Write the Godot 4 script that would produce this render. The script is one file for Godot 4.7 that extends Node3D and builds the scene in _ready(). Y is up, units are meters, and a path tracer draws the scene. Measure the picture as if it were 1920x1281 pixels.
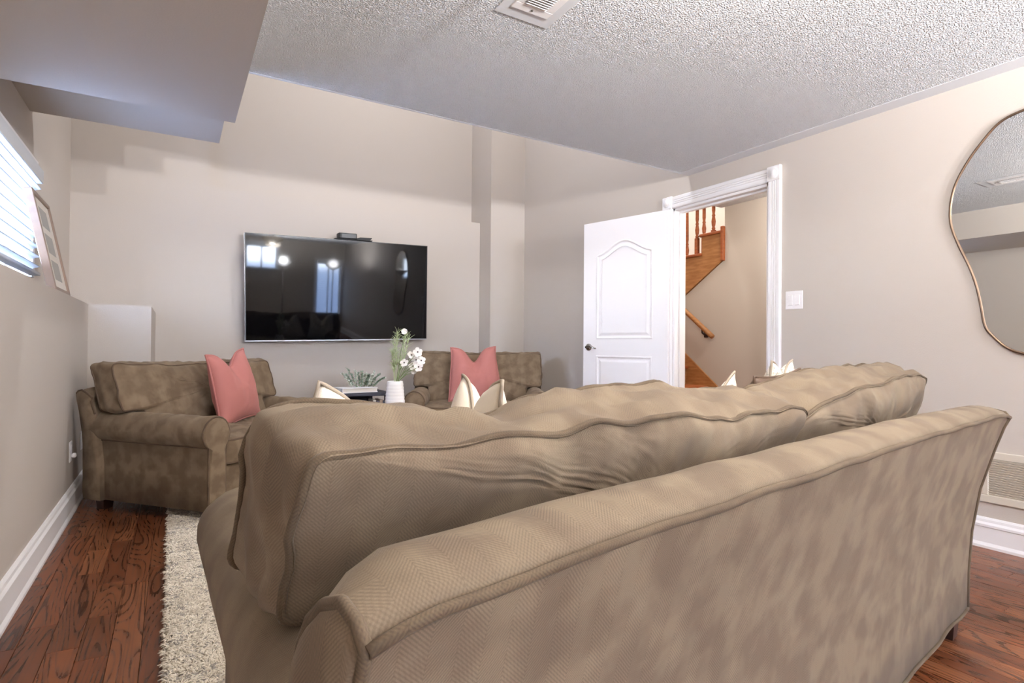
extends Node3D
# World: y up, metres. The camera stands at x=0, z=0; the television wall lies towards -z, the wall with the mirror at x = 3.35.

const WALL_RIGHT := 3.35
const CEILING := 2.258
const BACK := -5.605
const TALL := 4.6

var M := {}
var used := {}

# ---------------------------------------------------------------- mesh builder
class MB:
	var st := SurfaceTool.new()
	func _init() -> void:
		st.begin(Mesh.PRIMITIVE_TRIANGLES)
		st.set_smooth_group(-1)
	func smooth(g: int) -> MB:
		st.set_smooth_group(g)
		return self
	func tri(a: Vector3, b: Vector3, c: Vector3) -> void:   # anticlockwise seen from outside
		st.add_vertex(a); st.add_vertex(c); st.add_vertex(b)
	func quad(a: Vector3, b: Vector3, c: Vector3, d: Vector3) -> void:
		tri(a, b, c); tri(a, c, d)
	func box(c: Vector3, s: Vector3, r := 0.0) -> MB:   # centre, size, chamfer
		var h := s * 0.5
		r = minf(r, minf(h.x, minf(h.y, h.z)) * 0.95)
		var q := func(sx: float, sy: float, sz: float, ax: int) -> Vector3:
			var p := Vector3(sx * (h.x - r), sy * (h.y - r), sz * (h.z - r))
			p[ax] = (sx if ax == 0 else (sy if ax == 1 else sz)) * h[ax]
			return c + p
		for s1 in [-1.0, 1.0]:
			var f := [[q.call(s1, -1, -1, 0), q.call(s1, 1, -1, 0), q.call(s1, 1, 1, 0), q.call(s1, -1, 1, 0)],
				[q.call(-1, s1, -1, 1), q.call(-1, s1, 1, 1), q.call(1, s1, 1, 1), q.call(1, s1, -1, 1)],
				[q.call(-1, -1, s1, 2), q.call(1, -1, s1, 2), q.call(1, 1, s1, 2), q.call(-1, 1, s1, 2)]]
			for k in f:
				if s1 > 0: quad(k[0], k[1], k[2], k[3])
				else: quad(k[3], k[2], k[1], k[0])
		if r > 0.0:
			for a in [-1.0, 1.0]:
				for b in [-1.0, 1.0]:
					var e1 := [q.call(a, b, -1, 0), q.call(a, b, -1, 1), q.call(a, b, 1, 1), q.call(a, b, 1, 0)]
					var e2 := [q.call(a, -1, b, 2), q.call(a, -1, b, 0), q.call(a, 1, b, 0), q.call(a, 1, b, 2)]
					var e3 := [q.call(-1, a, b, 1), q.call(-1, a, b, 2), q.call(1, a, b, 2), q.call(1, a, b, 1)]
					for e in [e1, e2, e3]:
						if a * b < 0: quad(e[0], e[1], e[2], e[3])
						else: quad(e[3], e[2], e[1], e[0])
					for d in [-1.0, 1.0]:
						if a * b * d > 0: tri(q.call(a, b, d, 0), q.call(a, b, d, 1), q.call(a, b, d, 2))
						else: tri(q.call(a, b, d, 2), q.call(a, b, d, 1), q.call(a, b, d, 0))
		return self
	func span(a: Vector3, b: Vector3, r := 0.0) -> MB:
		return box((a + b) * 0.5, (b - a).abs(), r)
	func loft(rows: Array, close_u: bool, cap0 := false, cap1 := false) -> MB:   # rows of points; outside is to the left of row direction x next row
		for i in rows.size() - 1:
			var p: PackedVector3Array = rows[i]
			var q: PackedVector3Array = rows[i + 1]
			var n := p.size()
			for j in (n if close_u else n - 1):
				var k := (j + 1) % n
				quad(p[j], p[k], q[k], q[j])
		if cap0: fan(rows[0], true)
		if cap1: fan(rows[-1], false)
		return self
	func fan(p: PackedVector3Array, flip: bool) -> void:
		var c := Vector3.ZERO
		for v in p: c += v
		c /= p.size()
		for j in p.size():
			var k := (j + 1) % p.size()
			if flip: tri(c, p[k], p[j])
			else: tri(c, p[j], p[k])
	func tube(path: PackedVector3Array, r: float, n := 8, closed := false, r_end := -1.0) -> MB:
		var rows := []
		var m := path.size()
		var up := Vector3.UP
		for i in m:
			var t: Vector3
			if closed: t = path[(i + 1) % m] - path[(i + m - 1) % m]
			else: t = path[mini(i + 1, m - 1)] - path[maxi(i - 1, 0)]
			t = t.normalized()
			if i == 0 and absf(t.dot(up)) > 0.9: up = Vector3.RIGHT
			var a := (up - t * up.dot(t)).normalized()
			up = a
			var b := t.cross(a)
			var rr := r if r_end < 0 else lerpf(r, r_end, float(i) / (m - 1))
			var ring := PackedVector3Array()
			for k in n:
				var w := TAU * k / n
				ring.append(path[i] + (a * cos(w) + b * sin(w)) * rr)
			rows.append(ring)
		if closed: rows.append(rows[0])
		return loft(rows, true, not closed, not closed)
	func lathe(prof: PackedVector2Array, at: Vector3, n := 24) -> MB:   # (radius, height) from the bottom up
		var rows := []
		for p in prof:
			var ring := PackedVector3Array()
			for k in n:
				var w := -TAU * k / n
				ring.append(at + Vector3(cos(w) * p.x, p.y, sin(w) * p.x))
			rows.append(ring)
		return loft(rows, true, true, true)
	func prism(poly: PackedVector2Array, put: Callable, d0: float, d1: float) -> MB:   # put(point, depth) -> Vector3
		var pts := poly
		if Geometry2D.is_polygon_clockwise(pts): pts.reverse()
		var ix := Geometry2D.triangulate_polygon(pts)
		var a: Vector3 = put.call(Vector2(1, 0), 0.0) - put.call(Vector2.ZERO, 0.0)
		var b: Vector3 = put.call(Vector2(0, 1), 0.0) - put.call(Vector2.ZERO, 0.0)
		var c: Vector3 = put.call(Vector2.ZERO, d1) - put.call(Vector2.ZERO, d0)
		var right := a.cross(b).dot(c) > 0
		for k in range(0, ix.size(), 3):
			var q := [pts[ix[k]], pts[ix[k + 1]], pts[ix[k + 2]]]
			if (q[1] - q[0]).cross(q[2] - q[0]) < 0: q.reverse()
			if not right: q.reverse()
			tri(put.call(q[0], d1), put.call(q[1], d1), put.call(q[2], d1))
			tri(put.call(q[2], d0), put.call(q[1], d0), put.call(q[0], d0))
		for i in pts.size():
			var j := (i + 1) % pts.size()
			if right: quad(put.call(pts[i], d0), put.call(pts[j], d0), put.call(pts[j], d1), put.call(pts[i], d1))
			else: quad(put.call(pts[j], d0), put.call(pts[i], d0), put.call(pts[i], d1), put.call(pts[j], d1))
		return self
	func done() -> ArrayMesh:
		st.generate_normals()
		return st.commit()

# ---------------------------------------------------------------- naming
func numbered(n: String) -> String:
	used[n] = used.get(n, -1) + 1
	return n if used[n] == 0 else "%s_%03d" % [n, used[n]]

func obj(called: String, mb, mat: Material, parent: Node = null) -> MeshInstance3D:
	var o := MeshInstance3D.new()
	o.name = numbered(called) if parent == null else called
	o.mesh = mb.done() if mb is MB else mb
	o.material_override = mat
	(parent if parent else self).add_child(o, true)
	return o

func thing(called: String, label: String, category: String, at := Vector3.ZERO, turn := 0.0, group := "") -> Node3D:
	var o := Node3D.new()
	o.name = numbered(called)
	add_child(o)
	o.position = at
	o.rotation.y = turn
	return tag(o, label, category, group)

func tag(o: Node3D, label: String, category: String, group := "") -> Node3D:
	o.set_meta("label", label)
	o.set_meta("category", category)
	if group: o.set_meta("group", group)
	return o

func struct(called: String, mb, mat: Material, label := "", category := "") -> MeshInstance3D:
	var o := obj(called, mb, mat)
	o.set_meta("kind", "structure")
	if label: tag(o, label, category)
	return o

func holder(called: String, label: String, category: String, at := Vector3.ZERO, turn := 0.0) -> Node3D:
	var o := thing(called, label, category, at, turn)
	o.set_meta("kind", "structure")
	return o

# ---------------------------------------------------------------- materials
func noise(freq: float, sd: int, oct := 1, type := FastNoiseLite.TYPE_SIMPLEX_SMOOTH) -> FastNoiseLite:
	var n := FastNoiseLite.new()
	n.seed = sd; n.frequency = freq; n.noise_type = type
	n.fractal_type = FastNoiseLite.FRACTAL_FBM if oct > 1 else FastNoiseLite.FRACTAL_NONE
	n.fractal_octaves = oct
	return n

func ntex(freq: float, sd: int, oct: int, lo: Color, hi: Color, a := 0.25, b := 0.75, size := 512, type := FastNoiseLite.TYPE_SIMPLEX_SMOOTH) -> NoiseTexture2D:
	var t := NoiseTexture2D.new()
	t.width = size; t.height = size; t.seamless = true
	t.noise = noise(freq, sd, oct, type)
	var g := Gradient.new()
	g.set_color(0, lo); g.set_color(1, hi)
	g.set_offset(0, a); g.set_offset(1, b)
	t.color_ramp = g
	return t

func mat(c: Color, rough := 0.8, metal := 0.0) -> StandardMaterial3D:
	var m := StandardMaterial3D.new()
	m.albedo_color = c; m.roughness = rough; m.metallic = metal
	return m

func bumped(m: StandardMaterial3D, t: Texture2D, cm: float, scale: float, world := true) -> StandardMaterial3D:
	m.heightmap_enabled = true
	m.heightmap_texture = t
	m.heightmap_scale = cm
	m.uv1_triplanar = true
	m.uv1_world_triplanar = world
	m.uv1_scale = Vector3.ONE * scale
	return m

func herringbone() -> ImageTexture:   # woven bands with slanting twill, one tile is 0.24 m
	var s := 512
	var im := Image.create(s, s, false, Image.FORMAT_RGB8)
	var rng := RandomNumberGenerator.new()
	rng.seed = 5
	var fuzz := PackedFloat32Array()
	fuzz.resize(s * s)
	for i in s * s: fuzz[i] = rng.randf()
	for y in s:
		for x in s:
			var band := x / 64
			var xb := x % 64
			var ph := fposmod((y + (xb if band % 2 == 0 else 64 - xb)) / 9.14, 1.0)
			var v := absf(ph - 0.5) * 2.0
			v = 0.76 + 0.14 * smoothstep(0.15, 0.75, v) + 0.1 * fuzz[y * s + x]
			if xb < 2: v -= 0.04
			im.set_pixel(x, y, Color(v, v, v))
	return ImageTexture.create_from_image(im)

func suede(c: Color, weave: Texture2D, blotch: Texture2D, relief := 0.03) -> StandardMaterial3D:
	var m := mat(c, 0.92)
	m.albedo_texture = weave
	bumped(m, weave, relief, 1.0 / 0.24, false)
	m.detail_enabled = true
	m.detail_albedo = blotch
	m.detail_blend_mode = BaseMaterial3D.BLEND_MODE_MUL
	m.detail_uv_layer = BaseMaterial3D.DETAIL_UV_2
	m.uv2_triplanar = true
	m.uv2_scale = Vector3.ONE / 0.9
	m.rim_enabled = true
	m.rim = 0.35
	m.rim_tint = 0.6
	m.metallic_specular = 0.25
	return m

func oak(sd: int) -> ImageTexture:   # contours of a stretched noise: flat-sawn grain with knots
	var w := 512
	var base: Image = noise(0.0075, sd, 1).get_seamless_image(w, w)
	var fine: Image = noise(0.09, sd + 9, 2).get_seamless_image(w, w)
	var im := Image.create(w, w, false, Image.FORMAT_RGB8)
	for y in w:
		for x in w:
			var v := base.get_pixel(x, y).r
			var f := fine.get_pixel(x, y / 8).r
			var ring := fposmod(v * 9.0 + (f - 0.5) * 0.12, 1.0)
			var dark := smoothstep(0.45, 0.9, ring) * (1.0 - smoothstep(0.9, 1.0, ring))
			dark = dark * 0.55 + (f - 0.5) * 0.8 + 0.25 * smoothstep(0.62, 0.8, v)
			var c := Color(0.60, 0.375, 0.235).lerp(Color(0.27, 0.145, 0.09), clampf(dark, 0.0, 1.0))
			im.set_pixel(x, y, c)
	return ImageTexture.create_from_image(im)

func make_materials() -> void:
	M.wall = bumped(mat(Color8(191, 182, 173), 0.75), ntex(0.05, 3, 3, Color.BLACK, Color.WHITE, 0.1, 0.9), 0.02, 4.0)
	M.white = mat(Color8(238, 236, 237), 0.55)
	M.white_wall = mat(Color8(232, 226, 220), 0.8)
	var pop := ntex(0.045, 11, 2, Color.BLACK, Color.WHITE, 0.36, 0.7)
	M.popcorn = bumped(mat(Color8(248, 249, 253), 0.7), pop, 1.4, 1.0 / 0.23)
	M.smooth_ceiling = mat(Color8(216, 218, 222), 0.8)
	M.subfloor = mat(Color8(50, 30, 20), 0.9)
	M.planks = []
	var grains := [oak(21), oak(47), oak(83)]
	var tints := [Color(1, 1, 1), Color(0.84, 0.8, 0.78), Color(0.93, 0.9, 0.88), Color(0.76, 0.7, 0.68), Color(1, 0.95, 0.9), Color(0.88, 0.86, 0.85), Color(0.8, 0.76, 0.74), Color(0.95, 0.96, 0.96), Color(0.9, 0.84, 0.8)]
	for k in 9:
		var m := mat(tints[k] * Color(0.86, 0.85, 0.85), 0.33)
		m.albedo_texture = grains[k % 3]
		m.uv1_triplanar = true
		m.uv1_world_triplanar = true
		m.uv1_scale = Vector3(1.0 / 0.6, 1.0 / 0.6, 1.0 / 4.2)
		m.uv1_offset = Vector3(0.37 * k, 0.2, 0.61 * k)
		m.roughness_texture = grains[k % 3]
		m.roughness = 0.62
		m.metallic_specular = 0.45
		M.planks.append(m)
	var weave := herringbone()
	var blotch := ntex(0.013, 31, 5, Color8(214, 209, 207), Color8(255, 254, 250), 0.28, 0.7)
	M.sofa = suede(Color8(127, 112, 94), weave, blotch)
	M.chair = suede(Color8(140, 122, 100), weave, ntex(0.015, 71, 4, Color8(210, 204, 200), Color8(255, 252, 250), 0.3, 0.68), 0.012)
	M.piping = suede(Color8(102, 88, 72), weave, blotch)
	M.dark_piping = suede(Color8(112, 94, 78), weave, blotch)
	M.dark_leg = mat(Color8(52, 34, 30), 0.45)
	var cloth := ntex(0.2, 5, 2, Color.BLACK, Color.WHITE, 0.2, 0.8)
	M.pink = bumped(mat(Color8(178, 113, 105), 0.9), cloth, 0.03, 9.0, false)
	M.pink.rim_enabled = true; M.pink.rim = 0.3; M.pink.rim_tint = 0.5
	M.cream = bumped(mat(Color8(238, 228, 210), 0.85), cloth, 0.05, 7.0, false)
	M.cream_trim = mat(Color8(160, 146, 128), 0.8)
	M.printed = bumped(mat(Color.WHITE, 0.85), cloth, 0.05, 7.0, false)
	M.printed.albedo_texture = ntex(0.03, 17, 3, Color8(240, 232, 218), Color8(150, 142, 124), 0.55, 0.68)
	M.printed.uv1_scale = Vector3.ONE * 4.0
	M.brown = mat(Color8(84, 63, 47), 0.6)
	M.brown.rim_enabled = true; M.brown.rim = 0.4; M.brown.rim_tint = 0.6
	M.rug = mat(Color8(190, 180, 164), 0.95)
	M.pile = mat(Color8(255, 255, 255), 0.95)
	M.pile.vertex_color_use_as_albedo = true
	M.screen = mat(Color8(5, 5, 7), 0.035)
	M.screen.metallic_specular = 0.36
	M.bezel = mat(Color8(24, 24, 26), 0.3)
	M.silver = mat(Color8(178, 178, 182), 0.3, 0.9)
	M.black_plastic = mat(Color8(10, 10, 12), 0.55)
	M.steel = mat(Color8(150, 146, 142), 0.22, 1.0)
	M.bronze = mat(Color8(120, 100, 84), 0.3, 0.9)
	M.mirror = mat(Color8(236, 238, 238), 0.015, 1.0)
	M.navy = mat(Color8(38, 40, 54), 0.5)
	M.frame_wood = mat(Color8(146, 126, 113), 0.4, 0.2)
	M.mat_board = mat(Color8(228, 222, 212), 0.8)
	M.print = mat(Color8(176, 174, 168), 0.8)
	M.slat = mat(Color8(214, 218, 222), 0.5)
	M.slat.backlight_enabled = true
	M.slat.backlight = Color(0.1, 0.11, 0.12)
	M.pane = mat(Color(0.9, 0.95, 1.0, 0.06), 0.02)
	M.pane.transparency = BaseMaterial3D.TRANSPARENCY_ALPHA
	M.ceramic = mat(Color8(240, 238, 236), 0.45)
	M.stem = mat(Color8(122, 140, 92), 0.7)
	M.plume = mat(Color8(190, 204, 158), 0.8)
	M.plume.backlight_enabled = true; M.plume.backlight = Color(0.3, 0.35, 0.2)
	M.petal = mat(Color8(248, 244, 238), 0.7)
	M.petal.backlight_enabled = true; M.petal.backlight = Color(0.3, 0.3, 0.3)
	M.leaf = mat(Color8(156, 172, 156), 0.65)
	M.pale_leaf = mat(Color8(206, 212, 200), 0.65)
	M.paper = mat(Color8(240, 240, 242), 0.6)
	M.grille = mat(Color8(208, 199, 184), 0.45)
	M.dark_gap = mat(Color8(60, 54, 48), 0.9)
	var og := oak(5)
	M.oak = mat(Color(0.88, 0.9, 0.92), 0.5)
	M.oak.albedo_texture = ntex(0.01, 8, 3, Color8(172, 112, 62), Color8(196, 136, 82), 0.2, 0.8)
	M.oak.uv1_triplanar = true
	M.oak.uv1_world_triplanar = true
	M.oak.uv1_scale = Vector3(2, 5, 1)
	M.red_oak = M.oak.duplicate()
	M.red_oak.albedo_color = Color(0.82, 0.66, 0.56)
	M.lamp = mat(Color8(255, 244, 226), 0.5)
	M.lamp.emission_enabled = true
	M.lamp.emission = Color(1.0, 0.86, 0.7)
	M.lamp.emission_energy_multiplier = 3.0

# ---------------------------------------------------------------- soft shapes
func round_poly(c: PackedVector2Array, rad: Array, step: float) -> PackedVector2Array:   # corners anticlockwise, each with its own radius
	var out := PackedVector2Array()
	var n := c.size()
	var last := Vector2.INF
	for i in n:
		var p := c[i]
		var a := (c[(i + n - 1) % n] - p).normalized()
		var b := (c[(i + 1) % n] - p).normalized()
		var r: float = rad[i]
		var pts := PackedVector2Array()
		for k in 7:
			var t := k / 6.0
			pts.append((p + a * r).lerp(p, t).lerp(p.lerp(p + b * r, t), t))
		if r <= 0.0: pts = PackedVector2Array([p])
		if last != Vector2.INF: _fill(out, last, pts[0], step)
		out.append_array(pts)
		last = pts[-1]
	_fill(out, last, out[0], step)
	return out

func _fill(out: PackedVector2Array, a: Vector2, b: Vector2, step: float) -> void:
	var m := int(a.distance_to(b) / step)
	for k in range(1, m + 1):
		out.append(a.lerp(b, k / float(m + 1)))

func cushion(called: String, parent: Node, outline: PackedVector2Array, th: float, puff: float, place: Callable, fabric: Material, trim: Material, sd: int, pr := 0.006) -> MeshInstance3D:
	# a boxed cushion: two puffed faces, a band between them, piping round both edges; place(x, y, w) puts it in the piece
	var nz := noise(9.0, sd, 3)
	var wr := noise(3.2, sd + 4, 2)
	var c := Vector2.ZERO
	var lo := outline[0]
	var hi := outline[0]
	for p in outline:
		lo = lo.min(p); hi = hi.max(p)
	c = (lo + hi) * 0.5
	c.y = lerpf(lo.y, hi.y, 0.62)
	var mb := MB.new()
	var sides := [[0.0, -1.0], [th, 1.0]]
	var rings := 16
	var edge := []
	for s in sides:
		mb.smooth(1 + int(s[1] > 0))
		var rows := []
		for k in range(rings + 1):
			var t := 1.0 - pow(1.0 - k / float(rings), 1.35)
			var ring := PackedVector3Array()
			for p in outline:
				var q := c + (p - c) * t
				var b := puff * pow(1.0 - pow(t, 3.0), 0.8)
				var fold := (nz.get_noise_2d(q.x * 2.2 + q.y, q.y * 0.6) * 0.009 + wr.get_noise_2d(q.x, q.y) * 0.018) * (1.0 - pow(t, 8.0))
				ring.append(place.call(q.x, q.y, s[0] + s[1] * (b + fold - 0.006 * pow(t, 10.0))))
			if s[1] < 0: ring.reverse()
			rows.append(ring)
		mb.loft(rows, true)
		if s[1] < 0: rows[-1].reverse()
		edge.append(rows[-1])
	mb.smooth(3)
	var band := []
	for k in 9:
		var f := k / 8.0
		var ring := PackedVector3Array()
		for i in outline.size():
			var p := outline[i]
			var d := (p - c).normalized()
			var o := 0.014 * sin(PI * f) + nz.get_noise_3d(p.x * 1.5, p.y, f * 0.4) * 0.008 * sin(PI * f)
			ring.append(place.call(p.x + d.x * o * 0.7, p.y + signf(d.y) * o * minf(1.0, absf(d.y) * 6.0), th * f))
		band.append(ring)
	mb.loft(band, true)
	var o := obj(called, mb, fabric, parent)
	for e in edge:
		obj("piping", MB.new().smooth(1).tube(e, pr, 7, true), trim, o)
	return o

func pillow(called: String, label: String, at: Vector3, turn: Vector3, size: float, thick: float, chop: float, fabric: Material, trim: Material, group := "", seam_r := 0.004, lump := 0.35) -> Node3D:
	# stands on its lower edge at `at`, its face along +z; chop is the dip pressed into the top edge
	var t := thing(called, label, "cushion", at, 0.0, group)
	t.rotation = turn
	var nz := noise(5.0, int(at.x * 100) + 7, 2)
	var n := 30
	var pt := func(i: int, j: int, s: float) -> Vector3:
		var u := i / float(n) * 2.0 - 1.0
		var v := j / float(n) * 2.0 - 1.0
		var x := u * (1.0 - 0.09 * (1.0 - v * v)) * size * 0.5
		var y := (v * (1.0 - 0.07 * (1.0 - u * u)) + 1.0) * size * 0.5
		var k := exp(-pow(u / lump, 2.0))
		var up := smoothstep(-0.35, 1.0, v)
		y -= chop * k * up
		x *= 1.0 - 0.12 * up * (chop / 0.1)
		var z := thick * 0.5 * pow(maxf(0.0, (1.0 - pow(absf(u), 2.6)) * (1.0 - pow(absf(v), 2.6))), 0.62)
		z *= 1.0 - 0.55 * k * up * clampf(chop / 0.08, 0.0, 1.0)
		z += nz.get_noise_3d(x * 3.0, y * 3.0, s) * 0.011 * (1.0 - u * u) * (1.0 - v * v)
		return Vector3(x, y, z * s)
	var mb := MB.new().smooth(1)
	for s in [1.0, -1.0]:
		for i in n:
			for j in n:
				var a: Vector3 = pt.call(i, j, s)
				var b: Vector3 = pt.call(i + 1, j, s)
				var c: Vector3 = pt.call(i + 1, j + 1, s)
				var d: Vector3 = pt.call(i, j + 1, s)
				if s > 0: mb.quad(a, b, c, d)
				else: mb.quad(d, c, b, a)
	obj("cover", mb, fabric, t)
	var path := PackedVector3Array()
	for i in n: path.append(pt.call(i, 0, 0.0))
	for j in n: path.append(pt.call(n, j, 0.0))
	for i in n: path.append(pt.call(n - i, n, 0.0))
	for j in n: path.append(pt.call(0, n - j, 0.0))
	obj("seam", MB.new().smooth(1).tube(path, seam_r, 6, true), trim, t)
	return t

func seat_piece(called: String, label: String, category: String, at: Vector3, turn: float, d: Dictionary, group := "") -> Node3D:
	# an upholstered sofa or armchair: x runs along its width from 0, z from its back (0) to its front (depth), it faces +z
	var t := thing(called, label, category, at, turn, group)
	var W: float = d.w
	var D: float = d.depth
	var fab: Material = d.fabric
	var top: float = d.back_top
	var fl: float = d.flare
	var k := top / 0.76
	# back: its section (z, y) from the foot of the outside over the top to the inside
	var prof := PackedVector2Array([Vector2(0, 0.07), Vector2(0, 0.2 * k), Vector2(-fl * 0.08, 0.34 * k), Vector2(-fl * 0.3, 0.48 * k), Vector2(-fl * 0.62, 0.61 * k), Vector2(-fl * 0.88, 0.70 * k), Vector2(-fl, 0.735 * k),
		Vector2(-fl + 0.012, 0.749 * k), Vector2(-fl + 0.038, 0.759 * k), Vector2(-fl + 0.07, 0.762 * k), Vector2(-fl + 0.1, 0.754 * k), Vector2(-fl + 0.122, 0.738 * k), Vector2(0.036, 0.69 * k), Vector2(0.07, 0.6 * k), Vector2(0.11, 0.3 * k), Vector2(0.12, 0.07)])
	var nz := noise(4.0, 3, 2)
	var rows := []
	var n := int(W / 0.03)
	var bi: float = d.get("back_inset", 0.0)
	for i in n + 1:
		var f := i / float(n)
		var x := lerpf(bi, W - bi, f)
		var e := minf(x - bi, W - bi - x)
		var ring := PackedVector3Array()
		for p in prof:
			var rise := 0.012 * sin(PI * f) * smoothstep(0.3, 0.75, p.y)
			var y := p.y + rise
			if e < 0.07:
				var g := 1.0 - e / 0.07
				y -= g * g * maxf(0.0, p.x + fl - 0.03) * 0.5 * smoothstep(0.6, 0.72, p.y) + 0.01 * g * g * smoothstep(0.6, 0.72, p.y)
			ring.append(Vector3(x, y + nz.get_noise_2d(x * 0.8, p.y) * 0.004, p.x + nz.get_noise_2d(x * 0.6, p.y * 2.0 + 7.0) * 0.006))
		rows.append(ring)
	var mb := MB.new().smooth(1).loft(rows, true)
	# ends of the back, slightly cushioned
	for s in [0, 1]:
		var r0: PackedVector3Array = rows[-1 if s else 0].duplicate()
		if s == 0: r0.reverse()
		var cen := Vector3.ZERO
		for v in r0: cen += v
		cen /= r0.size()
		var sg := 1.0 if s else -1.0
		var r1 := PackedVector3Array()
		var r2 := PackedVector3Array()
		for v in r0:
			var q := v + (cen - v).limit_length(0.022)
			r1.append(Vector3(v.x + sg * 0.01, q.y * 0.6 + v.y * 0.4, q.z * 0.6 + v.z * 0.4))
			var q2 := v + (cen - v).limit_length(0.045)
			r2.append(Vector3(v.x + sg * 0.014, q2.y, q2.z))
		mb.smooth(4 + s)
		mb.loft([r0, r1, r2], true)
		var flat := PackedVector2Array()
		for v in r2: flat.append(Vector2(v.z, v.y))
		var ix := Geometry2D.triangulate_polygon(flat)
		for q in range(0, ix.size(), 3):
			var A := r2[ix[q]]
			var B := r2[ix[q + 1]]
			var C := r2[ix[q + 2]]
			if (B - A).cross(C - A).x * sg < 0: mb.tri(A, C, B)
			else: mb.tri(A, B, C)
	var back := obj("back_frame", mb, fab, t)
	for j in [6, 0]:
		var line := PackedVector3Array()
		for r in rows: line.append(r[j] + Vector3(0, 0.0 if j else 0.008, -0.002))
		obj("piping", MB.new().smooth(1).tube(line, 0.0055, 7), d.trim, back)
	for s in [0, -1]:
		var r: PackedVector3Array = rows[s]
		obj("piping", MB.new().smooth(1).tube(r.slice(0, 14), 0.006, 7), d.trim, back)
	# arms: rolled, their section (x outwards from the middle, y)
	var R: float = d.roll
	var at_y: float = d.arm_top - R
	var ov: float = d.get("over", 0.55)
	for s in [0, 1]:
		var sec := PackedVector2Array([Vector2(d.arm_in, 0.07), Vector2(d.arm_in, 0.25), Vector2(d.arm_in, at_y - R * (0.75 if ov > 0.5 else 1.02))])
		var cx: float = d.arm_in + R * ov
		for a in range(215 if ov > 0.5 else 245, -41, -15):
			var w := deg_to_rad(a)
			sec.append(Vector2(cx + cos(w) * R, at_y + sin(w) * R))
		var inn: float = cx + R * 0.72
		sec.append_array(PackedVector2Array([Vector2(inn, at_y - R), Vector2(inn, 0.3), Vector2(inn, 0.07)]))
		var am := MB.new().smooth(1)
		var ar := []
		var cen := Vector2(cx, at_y - 0.1)
		var steps := [[0.02, 0.0]]
		for q in range(1, 21): steps.append([lerpf(0.02, D - 0.03, q / 20.0), 0.0])
		steps.append_array([[D - 0.012, 0.003], [D - 0.003, 0.010], [D, 0.022]])
		for st in steps:
			var ring := PackedVector3Array()
			for p in sec:
				var q: Vector2 = p + (cen - p).normalized() * st[1]
				var swell := nz.get_noise_2d(p.y * 3.0, st[0] * 2.5 + s * 9.0) * 0.007 * float(p.y > 0.4)
				var qx: float = q.x + d.get("toe", 0.0) * st[0]
				ring.append(Vector3(qx if s == 0 else W - qx, q.y + swell, st[0]))
			if s == 0: ring.reverse()
			ar.append(ring)
		ar.reverse()
		for q in ar: q.reverse()
		am.loft(ar, true)
		var face: PackedVector3Array = ar[0]
		var flat := PackedVector2Array()
		for v in face: flat.append(Vector2(v.x, v.y))
		var ix := Geometry2D.triangulate_polygon(flat)
		am.smooth(2)
		for q in range(0, ix.size(), 3):
			var A := face[ix[q]]
			var B := face[ix[q + 1]]
			var C := face[ix[q + 2]]
			if (B - A).cross(C - A).z < 0: am.tri(A, C, B)
			else: am.tri(A, B, C)
		var arm := obj("arm", am, fab, t)
		var line := PackedVector3Array()
		for v in ar[2]: line.append(v + Vector3(0, 0, 0.004))
		if ov < 0.5: continue
		obj("piping", MB.new().smooth(1).tube(line, 0.005, 6, true), d.trim, arm)
		var under := PackedVector3Array()
		var lx: float = d.arm_in
		for q in 12:
			var uz := lerpf(0.03, D - 0.01, q / 11.0)
			var ux: float = lx - 0.002 + d.get("toe", 0.0) * uz
			under.append(Vector3(ux if s == 0 else W - ux, at_y - R * 0.78, uz))
		obj("piping", MB.new().smooth(1).tube(under, 0.004, 6), d.trim, arm)
	var inner: float = d.arm_in + R * (0.72 + d.get("over", 0.55)) + d.get("toe", 0.0) * D * 0.85
	# base and seat
	obj("seat_base", MB.new().span(Vector3(inner - 0.01, 0.07, 0.1), Vector3(W - inner + 0.01, d.seat - 0.15, D - 0.03), 0.012), fab, t)
	var ns: int = d.seats
	for q in ns:
		var xa := lerpf(inner, W - inner, q / float(ns))
		var xb := lerpf(inner, W - inner, (q + 1) / float(ns))
		var oc := round_poly(PackedVector2Array([Vector2(xa, 0.16), Vector2(xb, 0.16), Vector2(xb, D + 0.005), Vector2(xa, D + 0.005)]), [0.03, 0.03, 0.05, 0.05], 0.03)
		var sy: float = d.seat
		cushion("seat_cushion", t, oc, 0.135, 0.02, func(x, y, w): return Vector3(x, sy - 0.015 - w, y), fab, d.trim, 40 + q)
	for b in d.backs: _back_cushion(t, b, d)
	for x in [0.06 + d.arm_in, W - 0.06 - d.arm_in]:
		for z in [0.04, D - 0.06]:
			var lg := MB.new()
			lg.loft([_ring(x, z, 0.07, 0.032), _ring(x, z, 0.0, 0.026)], true, true, true)
			obj("leg", lg, M.dark_leg, t)
	return t

func _ring(x: float, z: float, y: float, h: float) -> PackedVector3Array:
	return PackedVector3Array([Vector3(x - h, y, z - h), Vector3(x + h, y, z - h), Vector3(x + h, y, z + h), Vector3(x - h, y, z + h)])

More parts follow.
